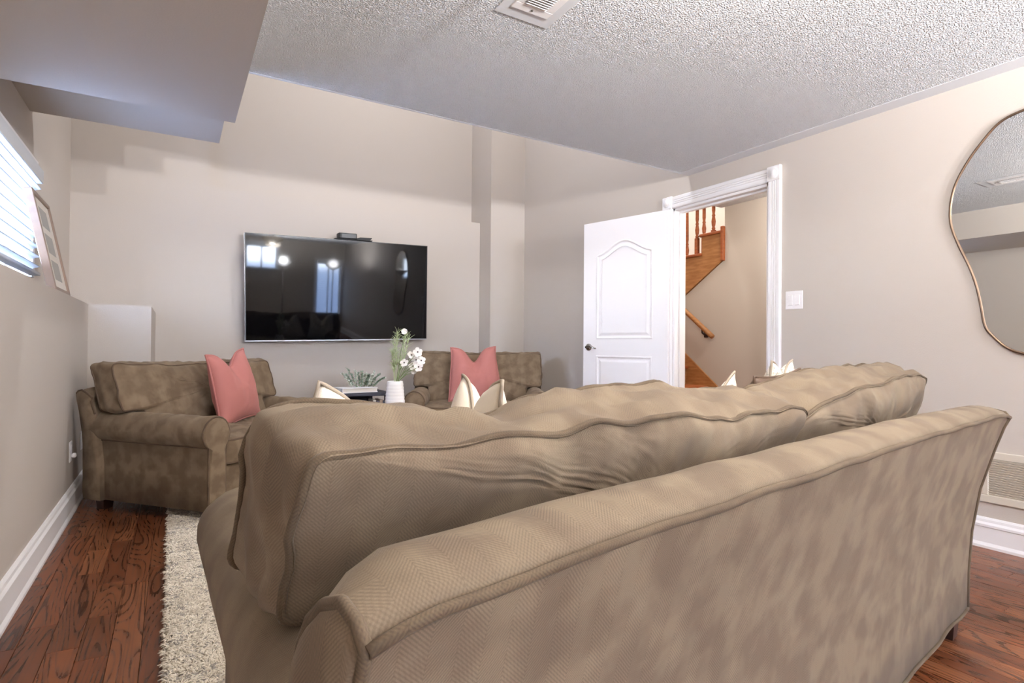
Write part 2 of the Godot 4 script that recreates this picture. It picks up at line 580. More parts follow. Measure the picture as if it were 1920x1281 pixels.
func _back_cushion(t: Node3D, b: Dictionary, d: Dictionary) -> void:
	# b: x0, x1, top, ear0 / ear1 (how far the ears reach over the arms), z_top, lean, th, dips [[x, width, drop at the back, drop at the front]]
	var low: float = d.seat - 0.02
	var ear: float = d.arm_top + 0.005
	var c := PackedVector2Array()
	var r := []
	if b.get("ear1", 0.0) > 0: 
		c.append_array(PackedVector2Array([Vector2(b.x1 - b.ear1, low), Vector2(b.x1 - b.ear1, ear), Vector2(b.x1, ear), Vector2(b.x1, b.top)])); r.append_array([0.03, 0.02, 0.03, 0.032])
	else:
		c.append_array(PackedVector2Array([Vector2(b.x1, low), Vector2(b.x1, b.top)])); r.append_array([0.04, 0.05])
	if b.get("ear0", 0.0) > 0:
		c.append_array(PackedVector2Array([Vector2(b.x0, b.top), Vector2(b.x0, ear), Vector2(b.x0 + b.ear0, ear), Vector2(b.x0 + b.ear0, low)])); r.append_array([0.032, 0.03, 0.02, 0.03])
	else:
		c.append_array(PackedVector2Array([Vector2(b.x0, b.top), Vector2(b.x0, low)])); r.append_array([0.05, 0.04])
	var sn := noise(5.0, int(b.sd) + 50, 2)
	var place := func(x: float, y: float, w: float) -> Vector3:
		x += sn.get_noise_2d(y * 1.6, w * 4.0 + 3.0) * 0.012
		y += sn.get_noise_2d(x * 0.9, w * 3.0) * 0.014 * smoothstep(low, b.top, y)
		var f: float = (y - low) / (b.top - low)
		var wf: float = clampf(w / b.th, -0.3, 1.3)
		var yy := y
		for dip in b.dips:
			yy -= exp(-pow((x - dip[0]) / dip[1], 2.0)) * lerpf(dip[2], dip[3], wf) * smoothstep(0.35, 1.0, f)
		yy += b.tilt * wf * smoothstep(0.3, 1.0, f)
		return Vector3(x, yy, b.z_top + (b.top - y) * b.lean + w)
	cushion("back_cushion", t, round_poly(c, r, 0.022), b.th, b.puff, place, d.fabric, b.get("trim", d.trim), b.sd, b.get("pr", 0.006))

# ---------------------------------------------------------------- scene
func _ready() -> void:
	# camera
	var cam := Camera3D.new()
	cam.name = "camera"
	cam.fov = rad_to_deg(2.0 * atan(640.5 / 1057.637))
	cam.near = 0.03
	cam.far = 100.0
	var yaw := 0.538899888
	var pitch := 0.00937030931
	var roll := 0.00853582968
	var fwd := Vector3(sin(yaw) * cos(pitch), sin(pitch), -cos(yaw) * cos(pitch))
	var r0 := Vector3(cos(yaw), 0, sin(yaw))
	var u0 := r0.cross(fwd)
	cam.transform = Transform3D(Basis(r0 * cos(roll) + u0 * sin(roll), u0 * cos(roll) - r0 * sin(roll), -fwd), Vector3(0, 0.94, 0))
	add_child(cam)
	# sky and exposure
	var we := WorldEnvironment.new()
	we.name = "environment"
	var env := Environment.new()
	env.background_mode = Environment.BG_SKY
	var sky := Sky.new()
	var sm := ProceduralSkyMaterial.new()
	sm.sky_top_color = Color(0.7, 0.8, 0.97)
	sm.sky_horizon_color = Color(0.9, 0.94, 1.0)
	sm.ground_bottom_color = Color(0.5, 0.59, 0.76)
	sm.ground_horizon_color = Color(0.7, 0.8, 0.96)
	sm.sky_energy_multiplier = 9.0
	sm.ground_energy_multiplier = 6.0
	sky.sky_material = sm
	env.sky = sky
	env.tonemap_mode = Environment.TONE_MAPPER_LINEAR
	env.tonemap_exposure = 0.84
	env.sdfgi_enabled = true
	env.ssao_enabled = true
	env.ssil_enabled = true
	we.environment = env
	add_child(we)
	make_materials()
	lamps()
	room()
	floor_planks()
	trims()
	windows()
	door()
	hall()
	furniture()
	small_things()

func lamp_at(at: Vector3, r: float, energy: float, color: Color, label: String, drop := 0.0) -> void:
	# at: the middle of the mounting plate on the ceiling; the dome hangs `drop` below it
	var t := thing("ceiling_lamp", label, "lamp", at)
	var y := -0.11 - drop
	obj("base", MB.new().smooth(1).lathe(PackedVector2Array([Vector2(0.07, -0.02), Vector2(0.075, 0.0)]), Vector3.ZERO, 28), M.steel, t)
	obj("stem", MB.new().smooth(1).lathe(PackedVector2Array([Vector2(0.012, y + 0.03), Vector2(0.012, -0.015)]), Vector3.ZERO, 12), M.steel, t)
	var dome := PackedVector2Array()
	for k in 9:
		var a := PI / 2 * k / 8.0
		dome.append(Vector2(maxf(0.002, r * sin(a)), 0.075 - 0.09 * cos(a) + y))
	dome.append(Vector2(r * 0.8, 0.09 + y))
	dome.append(Vector2(0.02, 0.095 + y))
	obj("shade", MB.new().smooth(1).lathe(dome, Vector3.ZERO, 28), M.lamp, t)
	_omni(at + Vector3(0, 0.035 + y, 0), energy, color, 0.06)

func torchiere(at: Vector3, energy: float, color: Color, label: String) -> void:
	var t := thing("floor_lamp", label, "lamp", at)
	obj("base", MB.new().smooth(1).lathe(PackedVector2Array([Vector2(0.13, 0.0), Vector2(0.13, 0.015), Vector2(0.02, 0.03)]), Vector3.ZERO, 28), M.steel, t)
	obj("pole", MB.new().smooth(1).lathe(PackedVector2Array([Vector2(0.012, 0.02), Vector2(0.012, 1.62)]), Vector3.ZERO, 14), M.steel, t)
	obj("shade", MB.new().smooth(1).lathe(PackedVector2Array([Vector2(0.02, 1.60), Vector2(0.10, 1.64), Vector2(0.17, 1.716), Vector2(0.165, 1.716), Vector2(0.095, 1.65), Vector2(0.02, 1.615)]), Vector3.ZERO, 28), M.white, t)
	obj("bulb", MB.new().smooth(1).lathe(PackedVector2Array([Vector2(0.01, 1.62), Vector2(0.03, 1.66), Vector2(0.045, 1.70), Vector2(0.03, 1.735), Vector2(0.004, 1.745)]), Vector3.ZERO, 20), M.lamp, t)
	_omni(at + Vector3(0, 1.705, 0), energy, color, 0.04)

func _omni(at: Vector3, energy: float, color: Color, size: float) -> void:
	var l := OmniLight3D.new()
	l.name = "lamp_light"
	l.position = at
	l.light_color = color
	l.light_energy = energy
	l.light_size = size
	l.omni_range = 14.0
	l.omni_attenuation = 2.0
	l.shadow_enabled = true
	add_child(l)

func lamps() -> void:
	var day := Color(0.98, 0.985, 1.0)
	lamp_at(Vector3(1.2, CEILING, -0.55), 0.17, 3.4, Color(1.0, 0.975, 0.94), "semi flush ceiling lamp with glowing dome above the sofa", 0.14)
	lamp_at(Vector3(1.5, CEILING, 2.6), 0.17, 2.5, Color(1.0, 0.975, 0.94), "semi flush ceiling lamp behind the sofa near the far windows", 0.14)
	lamp_at(Vector3(1.6, TALL, -3.6), 0.19, 5.5, day, "round flush lamp on the high ceiling over the television corner")
	lamp_at(Vector3(4.05, TALL, -4.5), 0.19, 7.0, Color(1.0, 0.97, 0.93), "round flush lamp on the stairwell ceiling beyond the door")
	lamp_at(Vector3(4.0, 2.31, -2.45), 0.16, 1.4, Color(1.0, 0.97, 0.93), "small flush lamp on the hall ceiling beyond the door")
	torchiere(Vector3(2.6, 0, 1.5), 17.0, day, "tall uplight floor lamp behind the sofa by the right wall")
	torchiere(Vector3(1.7, 0, 2.3), 28.0, day, "tall uplight floor lamp behind the sofa near the back windows")

func room() -> void:
	# walls
	var w := MB.new()
	w.span(Vector3(WALL_RIGHT, 0, -5.95), Vector3(WALL_RIGHT + 0.12, TALL, -3.15))
	w.span(Vector3(WALL_RIGHT, 2.035, -3.15), Vector3(WALL_RIGHT + 0.12, TALL, -2.315))
	w.span(Vector3(WALL_RIGHT, 0, -2.315), Vector3(WALL_RIGHT + 0.12, TALL, 4.15))
	struct("wall_right", w, M.wall)
	w = MB.new()
	w.span(Vector3(-0.9, 0, -5.95), Vector3(WALL_RIGHT, TALL, -5.82))
	w.span(Vector3(-0.9, 0, -5.82), Vector3(0.24, TALL, BACK))
	w.span(Vector3(0.24, 0, -5.82), Vector3(2.92, 2.322, BACK))
	w.span(Vector3(2.92, 0, -5.82), Vector3(WALL_RIGHT, TALL, -5.35))
	struct("wall_back", w, M.wall)
	w = MB.new()   # left wall: a deep ledge below, the window opening above it
	w.span(Vector3(-0.9, 0, BACK), Vector3(-0.14, 1.197, -4.606))
	w.span(Vector3(-0.9, 0, -4.606), Vector3(-0.49, 1.197, 4.15))
	w.span(Vector3(-0.9, 1.197, -4.19), Vector3(-0.7226, 1.318, 4.15))
	w.span(Vector3(-0.9, 1.197, BACK), Vector3(-0.7226, TALL, -4.19))
	w.span(Vector3(-0.9, 1.318, -3.1), Vector3(-0.7226, TALL, 4.15))
	w.span(Vector3(-0.9, 1.935, -4.19), Vector3(-0.7226, TALL, -3.1))
	struct("wall_left", w, M.wall)
	w = MB.new()   # the wall behind the camera with two openings
	w.span(Vector3(-0.9, 0, 4.0), Vector3(1.05, CEILING, 4.15))
	w.span(Vector3(1.05, 0, 4.0), Vector3(1.75, 1.5, 4.15))
	w.span(Vector3(1.05, 2.1, 4.0), Vector3(1.75, CEILING, 4.15))
	w.span(Vector3(1.75, 0, 4.0), Vector3(2.68, CEILING, 4.15))
	w.span(Vector3(2.68, 0, 4.0), Vector3(3.28, 0.45, 4.15))
	w.span(Vector3(2.68, 1.8, 4.0), Vector3(3.28, CEILING, 4.15))
	w.span(Vector3(3.28, 0, 4.0), Vector3(WALL_RIGHT, CEILING, 4.15))
	struct("wall_front", w, M.wall)
	struct("wall_upper", MB.new().span(Vector3(-0.9, CEILING + 0.24, -3.0), Vector3(WALL_RIGHT, TALL, -2.88)), M.wall)
	# ceilings
	var ceil := struct("ceiling", MB.new().span(Vector3(-0.9, CEILING, -2.99), Vector3(WALL_RIGHT, CEILING + 0.24, 4.15)), M.popcorn, "white stippled ceiling running over the sofa", "ceiling")
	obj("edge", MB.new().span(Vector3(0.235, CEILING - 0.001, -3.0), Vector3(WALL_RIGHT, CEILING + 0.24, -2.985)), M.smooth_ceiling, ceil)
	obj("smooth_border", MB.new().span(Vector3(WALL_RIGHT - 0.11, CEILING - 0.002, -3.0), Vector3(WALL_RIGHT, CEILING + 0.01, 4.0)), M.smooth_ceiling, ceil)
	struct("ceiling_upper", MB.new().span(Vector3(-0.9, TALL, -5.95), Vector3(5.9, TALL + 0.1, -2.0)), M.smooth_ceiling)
	struct("ceiling_bulkhead", MB.new().span(Vector3(-0.7226, 2.0, -2.995), Vector3(0.235, CEILING, 4.0)), M.wall, "taupe boxed bulkhead hanging below the ceiling at upper left", "bulkhead")
	struct("ceiling_overhang", MB.new().span(Vector3(-0.7226, CEILING, -4.157), Vector3(0.235, CEILING + 0.24, -2.99)), M.wall, "pale ceiling strip above the window just past the bulkhead", "ceiling")

func floor_planks() -> void:
	var fl := struct("floor", MB.new().span(Vector3(-0.9, -0.12, -5.95), Vector3(WALL_RIGHT + 0.12, -0.012, 4.15)), M.subfloor, "dark stained oak plank floor", "floor")
	var rng := RandomNumberGenerator.new()
	rng.seed = 12
	var pw := 0.0826
	var shared := {}
	var rest := []
	for k in 9: rest.append(MB.new())
	var made := 0
	for i in 47:
		var x := -0.49 + pw * i
		if x > WALL_RIGHT - 0.01: break
		var z := -5.6 + rng.randf() * 0.6
		var first := true
		while z < 4.0:
			var ln: float = [0.31, 0.43, 0.55, 0.67, 0.82, 1.02][rng.randi() % 6]
			var z0 := -5.605 if first else z
			first = false
			var z1 := minf(z + ln, 4.0)
			if 4.0 - z1 < 0.1: z1 = 4.0
			var k := rng.randi() % 9
			var lift := rng.randf() * 0.0006
			var xe := minf(x + pw, WALL_RIGHT)
			var seen := (x < 0.1 and z1 > -4.3 and z0 < -1.2) or (x > 1.45 and z1 > -1.3 and z0 < 0.3)
			if seen and made < 290:
				var key := "%.3f_%.3f" % [xe - x, z1 - z0]
				if not shared.has(key):
					shared[key] = MB.new().box(Vector3.ZERO, Vector3(xe - x - 0.0012, 0.013, z1 - z0 - 0.0012), 0.0011).done()
				var o := obj("plank", shared[key], M.planks[k], fl)
				o.position = Vector3((x + xe) / 2, -0.0065 + lift, (z0 + z1) / 2)
				made += 1
			else:
				rest[k].span(Vector3(x + 0.0006, -0.013, z0 + 0.0006), Vector3(xe - 0.0006, lift, z1 - 0.0006), 0.001)
			z = z1
	for k in 9:
		var o := obj("planks", rest[k], M.planks[k], fl)
		o.set_meta("kind", "stuff")

func profile_run(prof: PackedVector2Array, put: Callable, d0: float, d1: float) -> MB:
	return MB.new().prism(prof, put, d0, d1)

func trims() -> void:
	# baseboards: (out, up)
	var base := PackedVector2Array([Vector2(0, 0), Vector2(0.026, 0), Vector2(0.026, 0.012), Vector2(0.018, 0.026), Vector2(0.018, 0.098), Vector2(0.022, 0.101), Vector2(0.022, 0.112), Vector2(0.014, 0.122), Vector2(0.012, 0.134), Vector2(0.006, 0.143), Vector2(0, 0.143)])
	struct("baseboard_left", profile_run(base, func(p, d): return Vector3(-0.49 + p.x, p.y, d), -4.606, 4.0), M.white, "white moulded baseboard along the left wall", "baseboard")
	var o := struct("baseboard_right", profile_run(base, func(p, d): return Vector3(WALL_RIGHT - p.x, p.y, d), -2.226, 4.0), M.white, "white moulded baseboard under the wall grille", "baseboard")
	obj("far_length", profile_run(base, func(p, d): return Vector3(WALL_RIGHT - p.x, p.y, d), -5.35, -3.29), M.white, o)
	var b := struct("baseboard_back", profile_run(base, func(p, d): return Vector3(d, p.y, BACK + p.x), -0.14, 2.92), M.white)
	obj("column_length", profile_run(base, func(p, d): return Vector3(d, p.y, -5.35 + p.x), 2.92, WALL_RIGHT), M.white, b)
	obj("ledge_length", profile_run(base, func(p, d): return Vector3(d, p.y, -4.606 + p.x), -0.49, -0.14), M.white, b)
	# fluted door casing with corner blocks
	var cas := holder("trim_1", "white fluted door casing with corner blocks", "door casing")
	var fl := PackedVector2Array([Vector2(0, 0), Vector2(0, 0.014), Vector2(0.006, 0.02), Vector2(0.02, 0.02)])
	for k in 3:
		var s := 0.024 + k * 0.015
		fl.append_array(PackedVector2Array([Vector2(s, 0.02), Vector2(s + 0.003, 0.013), Vector2(s + 0.008, 0.013), Vector2(s + 0.011, 0.02)]))
	fl.append_array(PackedVector2Array([Vector2(0.070, 0.02), Vector2(0.084, 0.02), Vector2(0.09, 0.014), Vector2(0.09, 0)]))
	for z0 in [-2.315, -3.24]:
		obj("upright", profile_run(fl, func(p, d): return Vector3(WALL_RIGHT - p.y, d, z0 + p.x), 0.0, 2.035), M.white, cas)
		var bk := obj("corner_block", MB.new().span(Vector3(WALL_RIGHT - 0.027, 2.035, z0 - 0.003), Vector3(WALL_RIGHT, 2.131, z0 + 0.093), 0.004), M.white, cas)
		var ros := MB.new().smooth(1)
		var rows := []
		for q in [[0.036, 0.0], [0.034, 0.006], [0.026, 0.002], [0.020, 0.008], [0.008, 0.011]]:
			var ring := PackedVector3Array()
			for a in 20: ring.append(Vector3(WALL_RIGHT - 0.027 - q[1], 2.083 + sin(TAU * a / 20) * q[0], z0 + 0.045 + cos(TAU * a / 20) * q[0]))
			ring.reverse()
			rows.append(ring)
		ros.loft(rows, true, false, true)
		obj("rosette", ros, M.white, bk)
	obj("head", profile_run(fl, func(p, d): return Vector3(WALL_RIGHT - p.y, 2.035 + p.x, d), -3.147, -2.318), M.white, cas)
	for z0 in [-2.335, -3.15]:
		obj("jamb", MB.new().span(Vector3(WALL_RIGHT, 0, z0), Vector3(WALL_RIGHT + 0.12, 2.035, z0 + 0.02), 0.002), M.white, cas)
	obj("jamb", MB.new().span(Vector3(WALL_RIGHT, 2.015, -3.15), Vector3(WALL_RIGHT + 0.12, 2.035, -2.315), 0.002), M.white, cas)
	obj("stop", MB.new().span(Vector3(WALL_RIGHT + 0.045, 2.0, -3.13), Vector3(WALL_RIGHT + 0.08, 2.016, -2.335), 0.002).span(Vector3(WALL_RIGHT + 0.045, 0, -2.348), Vector3(WALL_RIGHT + 0.08, 2.0, -2.334), 0.002).span(Vector3(WALL_RIGHT + 0.045, 0, -3.131), Vector3(WALL_RIGHT + 0.08, 2.0, -3.117), 0.002), M.white, cas)
	# ceiling register
	var rg := thing("ceiling_register", "white louvred air register in the stippled ceiling", "air vent", Vector3(1.18, CEILING, -1.70))
	obj("flange", MB.new().span(Vector3(-0.085, -0.006, -0.165), Vector3(0.085, 0, -0.12), 0.003).span(Vector3(-0.085, -0.006, 0.12), Vector3(0.085, 0, 0.165), 0.003).span(Vector3(-0.085, -0.006, -0.12), Vector3(-0.05, 0, 0.12), 0.003).span(Vector3(0.05, -0.006, -0.12), Vector3(0.085, 0, 0.12), 0.003), M.white, rg)
	obj("duct_mouth", MB.new().span(Vector3(-0.052, -0.001, -0.122), Vector3(0.052, 0.0, 0.122)), M.dark_gap, rg)
	for k in 18:
		var s := MB.new().span(Vector3(-0.048, -0.001, -0.0065), Vector3(0.048, 0.001, 0.0065))
		var o2 := obj("louver", s, M.white, rg)
		o2.position = Vector3(0, -0.006, -0.113 + k * 0.0133)
		o2.rotation.x = 0.6
	obj("screw", MB.new().smooth(1).lathe(PackedVector2Array([Vector2(0.0045, -0.002), Vector2(0.0045, 0)]), Vector3(0, -0.006, -0.143), 10), M.dark_gap, rg)
	obj("surround", MB.new().span(Vector3(-0.125, -0.0025, -0.225), Vector3(0.125, 0, 0.2), 0.002), M.smooth_ceiling, rg)
	# wall grille
	var gr := thing("air_grille", "cream return air grille low on the right wall", "air vent", Vector3(WALL_RIGHT, 0.338, -0.78))
	obj("flange", MB.new().span(Vector3(-0.012, -0.122, -0.40), Vector3(0, -0.086, 0.40), 0.003).span(Vector3(-0.012, 0.086, -0.40), Vector3(0, 0.122, 0.40), 0.003).span(Vector3(-0.012, -0.086, -0.40), Vector3(0, 0.086, -0.365), 0.003).span(Vector3(-0.012, -0.086, 0.365), Vector3(0, 0.086, 0.40), 0.003), M.grille, gr)
	obj("duct_mouth", MB.new().span(Vector3(-0.002, -0.088, -0.368), Vector3(-0.0005, 0.088, 0.368)), M.dark_gap, gr)
	var lv := MB.new().span(Vector3(-0.0012, -0.0048, -0.366), Vector3(0.0012, 0.0048, 0.366)).done()
	for k in 16:
		var o3 := obj("louver", lv, M.grille, gr)
		o3.position = Vector3(-0.0075, -0.0805 + k * 0.01073, 0)
		o3.rotation.z = 0.5
	# light switch and outlets
	var sw := thing("light_switch", "white double rocker light switch beside the door casing", "light switch", Vector3(WALL_RIGHT, 1.249, -2.137))
	obj("plate", MB.new().span(Vector3(-0.006, -0.058, -0.058), Vector3(0, 0.058, 0.058), 0.003), M.white, sw)
	for s in [-1, 1]:
		obj("rocker", MB.new().span(Vector3(-0.011, -0.033, s * 0.023 - 0.0165), Vector3(-0.004, 0.033, s * 0.023 + 0.0165), 0.003), M.white, sw)
	for q in [[-3.93, "white wall outlet with a plug, low beside the armchair", true], [-4.35, "white wall outlet in the shade behind the armchair", false]]:
		var ot := thing("wall_outlet", q[1], "outlet", Vector3(-0.49, 0.34, q[0]))
		obj("plate", MB.new().span(Vector3(0, -0.057, -0.035), Vector3(0.006, 0.057, 0.035), 0.003), M.white, ot)
		obj("socket", MB.new().span(Vector3(0.006, 0.008, -0.017), Vector3(0.008, 0.036, 0.017), 0.001).span(Vector3(0.006, -0.036, -0.017), Vector3(0.008, -0.008, 0.017), 0.001), M.white, ot)
		if q[2]: obj("plug", MB.new().span(Vector3(0.008, -0.034, -0.014), Vector3(0.03, -0.01, 0.014), 0.006), M.white, ot)

func blinds(parent: Node3D, along: Vector3, ln: float, y0: float, y1: float, out: Vector3, pitch: float, tilt: float) -> void:
	# horizontal slats hung in an opening; along is their run, out points into the room
	var mid := along * ln * 0.5
	var sl := MB.new().smooth(1)
	var rows := []
	for s in [0.0, 1.0]:
		var ring := PackedVector3Array()
		for k in 7:
			var f := k / 6.0 - 0.5
			ring.append(along * (s - 0.5) * (ln - 0.02) + out * f * 0.05 * cos(tilt) + Vector3.UP * (f * 0.05 * sin(tilt) + 0.003 * (1.0 - 4.0 * f * f) + 0.0015))
		for k in range(6, -1, -1):
			var f := k / 6.0 - 0.5
			ring.append(along * (s - 0.5) * (ln - 0.02) + out * f * 0.05 * cos(tilt) + Vector3.UP * (f * 0.05 * sin(tilt) + 0.003 * (1.0 - 4.0 * f * f) - 0.0015))
		rows.append(ring)
	sl.loft(rows, true, true, true)
	var mesh := sl.done()
	var y := y0 + 0.05
	while y < y1 - 0.09:
		var o := obj("slat", mesh, M.slat, parent)
		o.position = mid + Vector3.UP * y + out * 0.03
		y += pitch
	var e := along * (ln - 0.015) * 0.5
	var rail := MB.new().span(mid - e + out * 0.005 + Vector3.UP * (y0 + 0.006), mid + e + out * 0.055 + Vector3.UP * (y0 + 0.024), 0.003)
	obj("bottom_rail", rail, M.slat, parent)
	obj("head_rail", MB.new().span(mid - e + Vector3.UP * (y1 - 0.08), mid + e + out * 0.062 + Vector3.UP * (y1 - 0.002), 0.004), M.slat, parent)

func window(n: int, label: String, at: Vector3, along: Vector3, ln: float, ht: float, out: Vector3, depth: float, tilt: float) -> Node3D:
	var t := holder("window_%d" % n, label, "window", at)
	var a := along
	var f := MB.new()
	var th := 0.035
	var d0 := -out * depth
	var d1 := -out * (depth - 0.05)
	for k in [[0.0, th], [ln - th, ln], [ln * 0.5 - 0.018, ln * 0.5 + 0.018]]:
		f.span(a * k[0] + d0, a * k[1] + d1 + Vector3.UP * ht, 0.003)
	f.span(a * th + d0, a * (ln - th) + d1 + Vector3.UP * th, 0.003)
	f.span(a * th + d0 + Vector3.UP * (ht - th), a * (ln - th) + d1 + Vector3.UP * ht, 0.003)
	obj("sash", f, M.white, t)
	for k in [[th, ln * 0.5 - 0.018], [ln * 0.5 + 0.018, ln - th]]:
		obj("pane", MB.new().span(a * k[0] - out * (depth - 0.022) + Vector3.UP * th, a * k[1] - out * (depth - 0.027) + Vector3.UP * (ht - th)), M.pane, t)
	# casing on the wall
	var c := MB.new()
	c.span(a * -0.055 + Vector3.UP * ht, a * (ln + 0.055) + out * 0.018 + Vector3.UP * (ht + 0.06), 0.004).span(a * -0.055 + Vector3.UP * (ht + 0.04), a * (ln + 0.055) + out * 0.028 + Vector3.UP * (ht + 0.062), 0.004)
	c.span(a * -0.055, a * 0.0 + out * 0.018 + Vector3.UP * ht, 0.004)
	c.span(a * ln, a * (ln + 0.055) + out * 0.018 + Vector3.UP * ht, 0.004)
	obj("casing", c, M.white, t)
	var bl := Node3D.new()
	bl.name = "blind"
	t.add_child(bl, true)
	blinds(bl, a, ln, 0.0, ht, out, 0.056 if tilt < 1.0 else 0.045, tilt)
	return t

func windows() -> void:
	window(1, "window with white horizontal blinds above the ledge on the left wall", Vector3(-0.7226, 1.318, -4.19), Vector3(0, 0, 1), 1.09, 0.617, Vector3(1, 0, 0), 0.15, 0.4)
	window(2, "small high window with white blinds in the wall behind the sofa", Vector3(1.05, 1.5, 4.0), Vector3(1, 0, 0), 0.7, 0.6, Vector3(0, 0, -1), 0.12, 0.05)
	window(3, "larger window with white blinds in the wall behind the sofa", Vector3(2.68, 0.45, 4.0), Vector3(1, 0, 0), 0.6, 1.35, Vector3(0, 0, -1), 0.12, 0.15)

func inset(poly: PackedVector2Array, d: float) -> PackedVector2Array:
	var out := PackedVector2Array()
	var n := poly.size()
	for i in n:
		var e1 := (poly[i] - poly[(i + n - 1) % n]).normalized()
		var e2 := (poly[(i + 1) % n] - poly[i]).normalized()
		var nn := (Vector2(-e1.y, e1.x) + Vector2(-e2.y, e2.x))
		nn = nn.normalized() / maxf(0.4, nn.length() * 0.5)
		out.append(poly[i] + nn * d)
	return out

func door() -> void:
	# leaf: x from the hinge, y up, thickness along z; opened right back against the wall
	var a := deg_to_rad(15.0)
	var along := Vector3(-sin(a), 0, -cos(a))
	var t := holder("door_1", "white two-panel door with an arched upper panel, opened back against the wall", "door", Vector3(3.327, 0.012, -3.165))
	t.basis = Basis(along, Vector3.UP, along.cross(Vector3.UP))
	var W := 0.82
	var H := 2.015
	var face := 0.0175
	obj("leaf", MB.new().span(Vector3(0, 0, -face + 0.006), Vector3(W, H, face - 0.006)), M.white, t)
	var up := PackedVector2Array([Vector2(0.135, 1.0), Vector2(W - 0.135, 1.0), Vector2(W - 0.135, 1.72)])
	for k in 21:
		var f := k / 20.0
		up.append(Vector2(lerpf(W - 0.16, 0.16, f), 1.735 + 0.10 * pow(sin(PI * f), 1.6)))
	up.append(Vector2(0.135, 1.72))
	var low := PackedVector2Array([Vector2(0.135, 0.25), Vector2(W - 0.135, 0.25), Vector2(W - 0.135, 0.86), Vector2(0.135, 0.86)])
	for sd in [1.0, -1.0]:
		var skin := MB.new()
		# stiles and rails as a face sheet with two openings
		var put := func(p, d): return Vector3(p.x, p.y, d)
		var z0: float = sd * (face - 0.006)
		var z1: float = sd * face
		skin.prism(PackedVector2Array([Vector2(0, 0), Vector2(0.135, 0), Vector2(0.135, H), Vector2(0, H)]), put, z0, z1)
		skin.prism(PackedVector2Array([Vector2(W - 0.135, 0), Vector2(W, 0), Vector2(W, H), Vector2(W - 0.135, H)]), put, z0, z1)
		skin.prism(PackedVector2Array([Vector2(0.135, 0), Vector2(W - 0.135, 0), Vector2(W - 0.135, 0.25), Vector2(0.135, 0.25)]), put, z0, z1)
		skin.prism(PackedVector2Array([Vector2(0.135, 0.86), Vector2(W - 0.135, 0.86), Vector2(W - 0.135, 1.0), Vector2(0.135, 1.0)]), put, z0, z1)
		var head := PackedVector2Array([Vector2(0.135, H), Vector2(0.135, 1.72)])
		for k in range(up.size() - 2, 2, -1): head.append(up[k])
		head.append_array(PackedVector2Array([Vector2(W - 0.135, 1.72), Vector2(W - 0.135, H)]))
		skin.prism(head, put, z0, z1)
		obj("stiles_and_rails", skin, M.white, t)
		for poly in [up, low]:
			var mb := MB.new()
			var rows := []
			for q in [[0.0, 0.0], [0.006, 0.003], [0.012, 0.003], [0.022, -0.005], [0.034, -0.005], [0.052, 0.0005], [0.058, 0.001]]:
				var ring := PackedVector3Array()
				for p in inset(poly, q[0]): ring.append(Vector3(p.x, p.y, sd * (face + q[1])))
				if sd < 0: ring.reverse()
				rows.append(ring)
			mb.loft(rows, true)
			var fl := inset(poly, 0.058)
			mb.prism(fl, put, sd * (face - 0.004), sd * (face + 0.001))
			obj("panel", mb, M.white, t)
	for y in [0.25, 1.0, 1.72]:
		obj("hinge", MB.new().smooth(1).lathe(PackedVector2Array([Vector2(0.006, 0), Vector2(0.006, 0.09)]), Vector3(-0.004, y, 0.02), 10), M.steel, t)
	for sd in [1.0, -1.0]:
		var hd := MB.new().smooth(1)
		var c := Vector3(W - 0.06, 0.93, sd * face)
		var rows := []
		for q in [[0.031, 0.0], [0.031, 0.006], [0.024, 0.012], [0.011, 0.014], [0.010, 0.045]]:
			var ring := PackedVector3Array()
			for k in 18: ring.append(c + Vector3(cos(TAU * k / 18) * q[0], sin(TAU * k / 18) * q[0], sd * q[1]))
			if sd < 0: ring.reverse()
			rows.append(ring)
		hd.loft(rows, true, false, true)
		var lev := PackedVector3Array()
		for k in 9:
			var f := k / 8.0
			lev.append(c + Vector3(-0.105 * f, 0.012 * sin(PI * f * 1.4) , sd * (0.045 + 0.004 * sin(PI * f))))
		hd.tube(lev, 0.009, 8, false, 0.006)
		obj("handle", hd, M.steel, t)

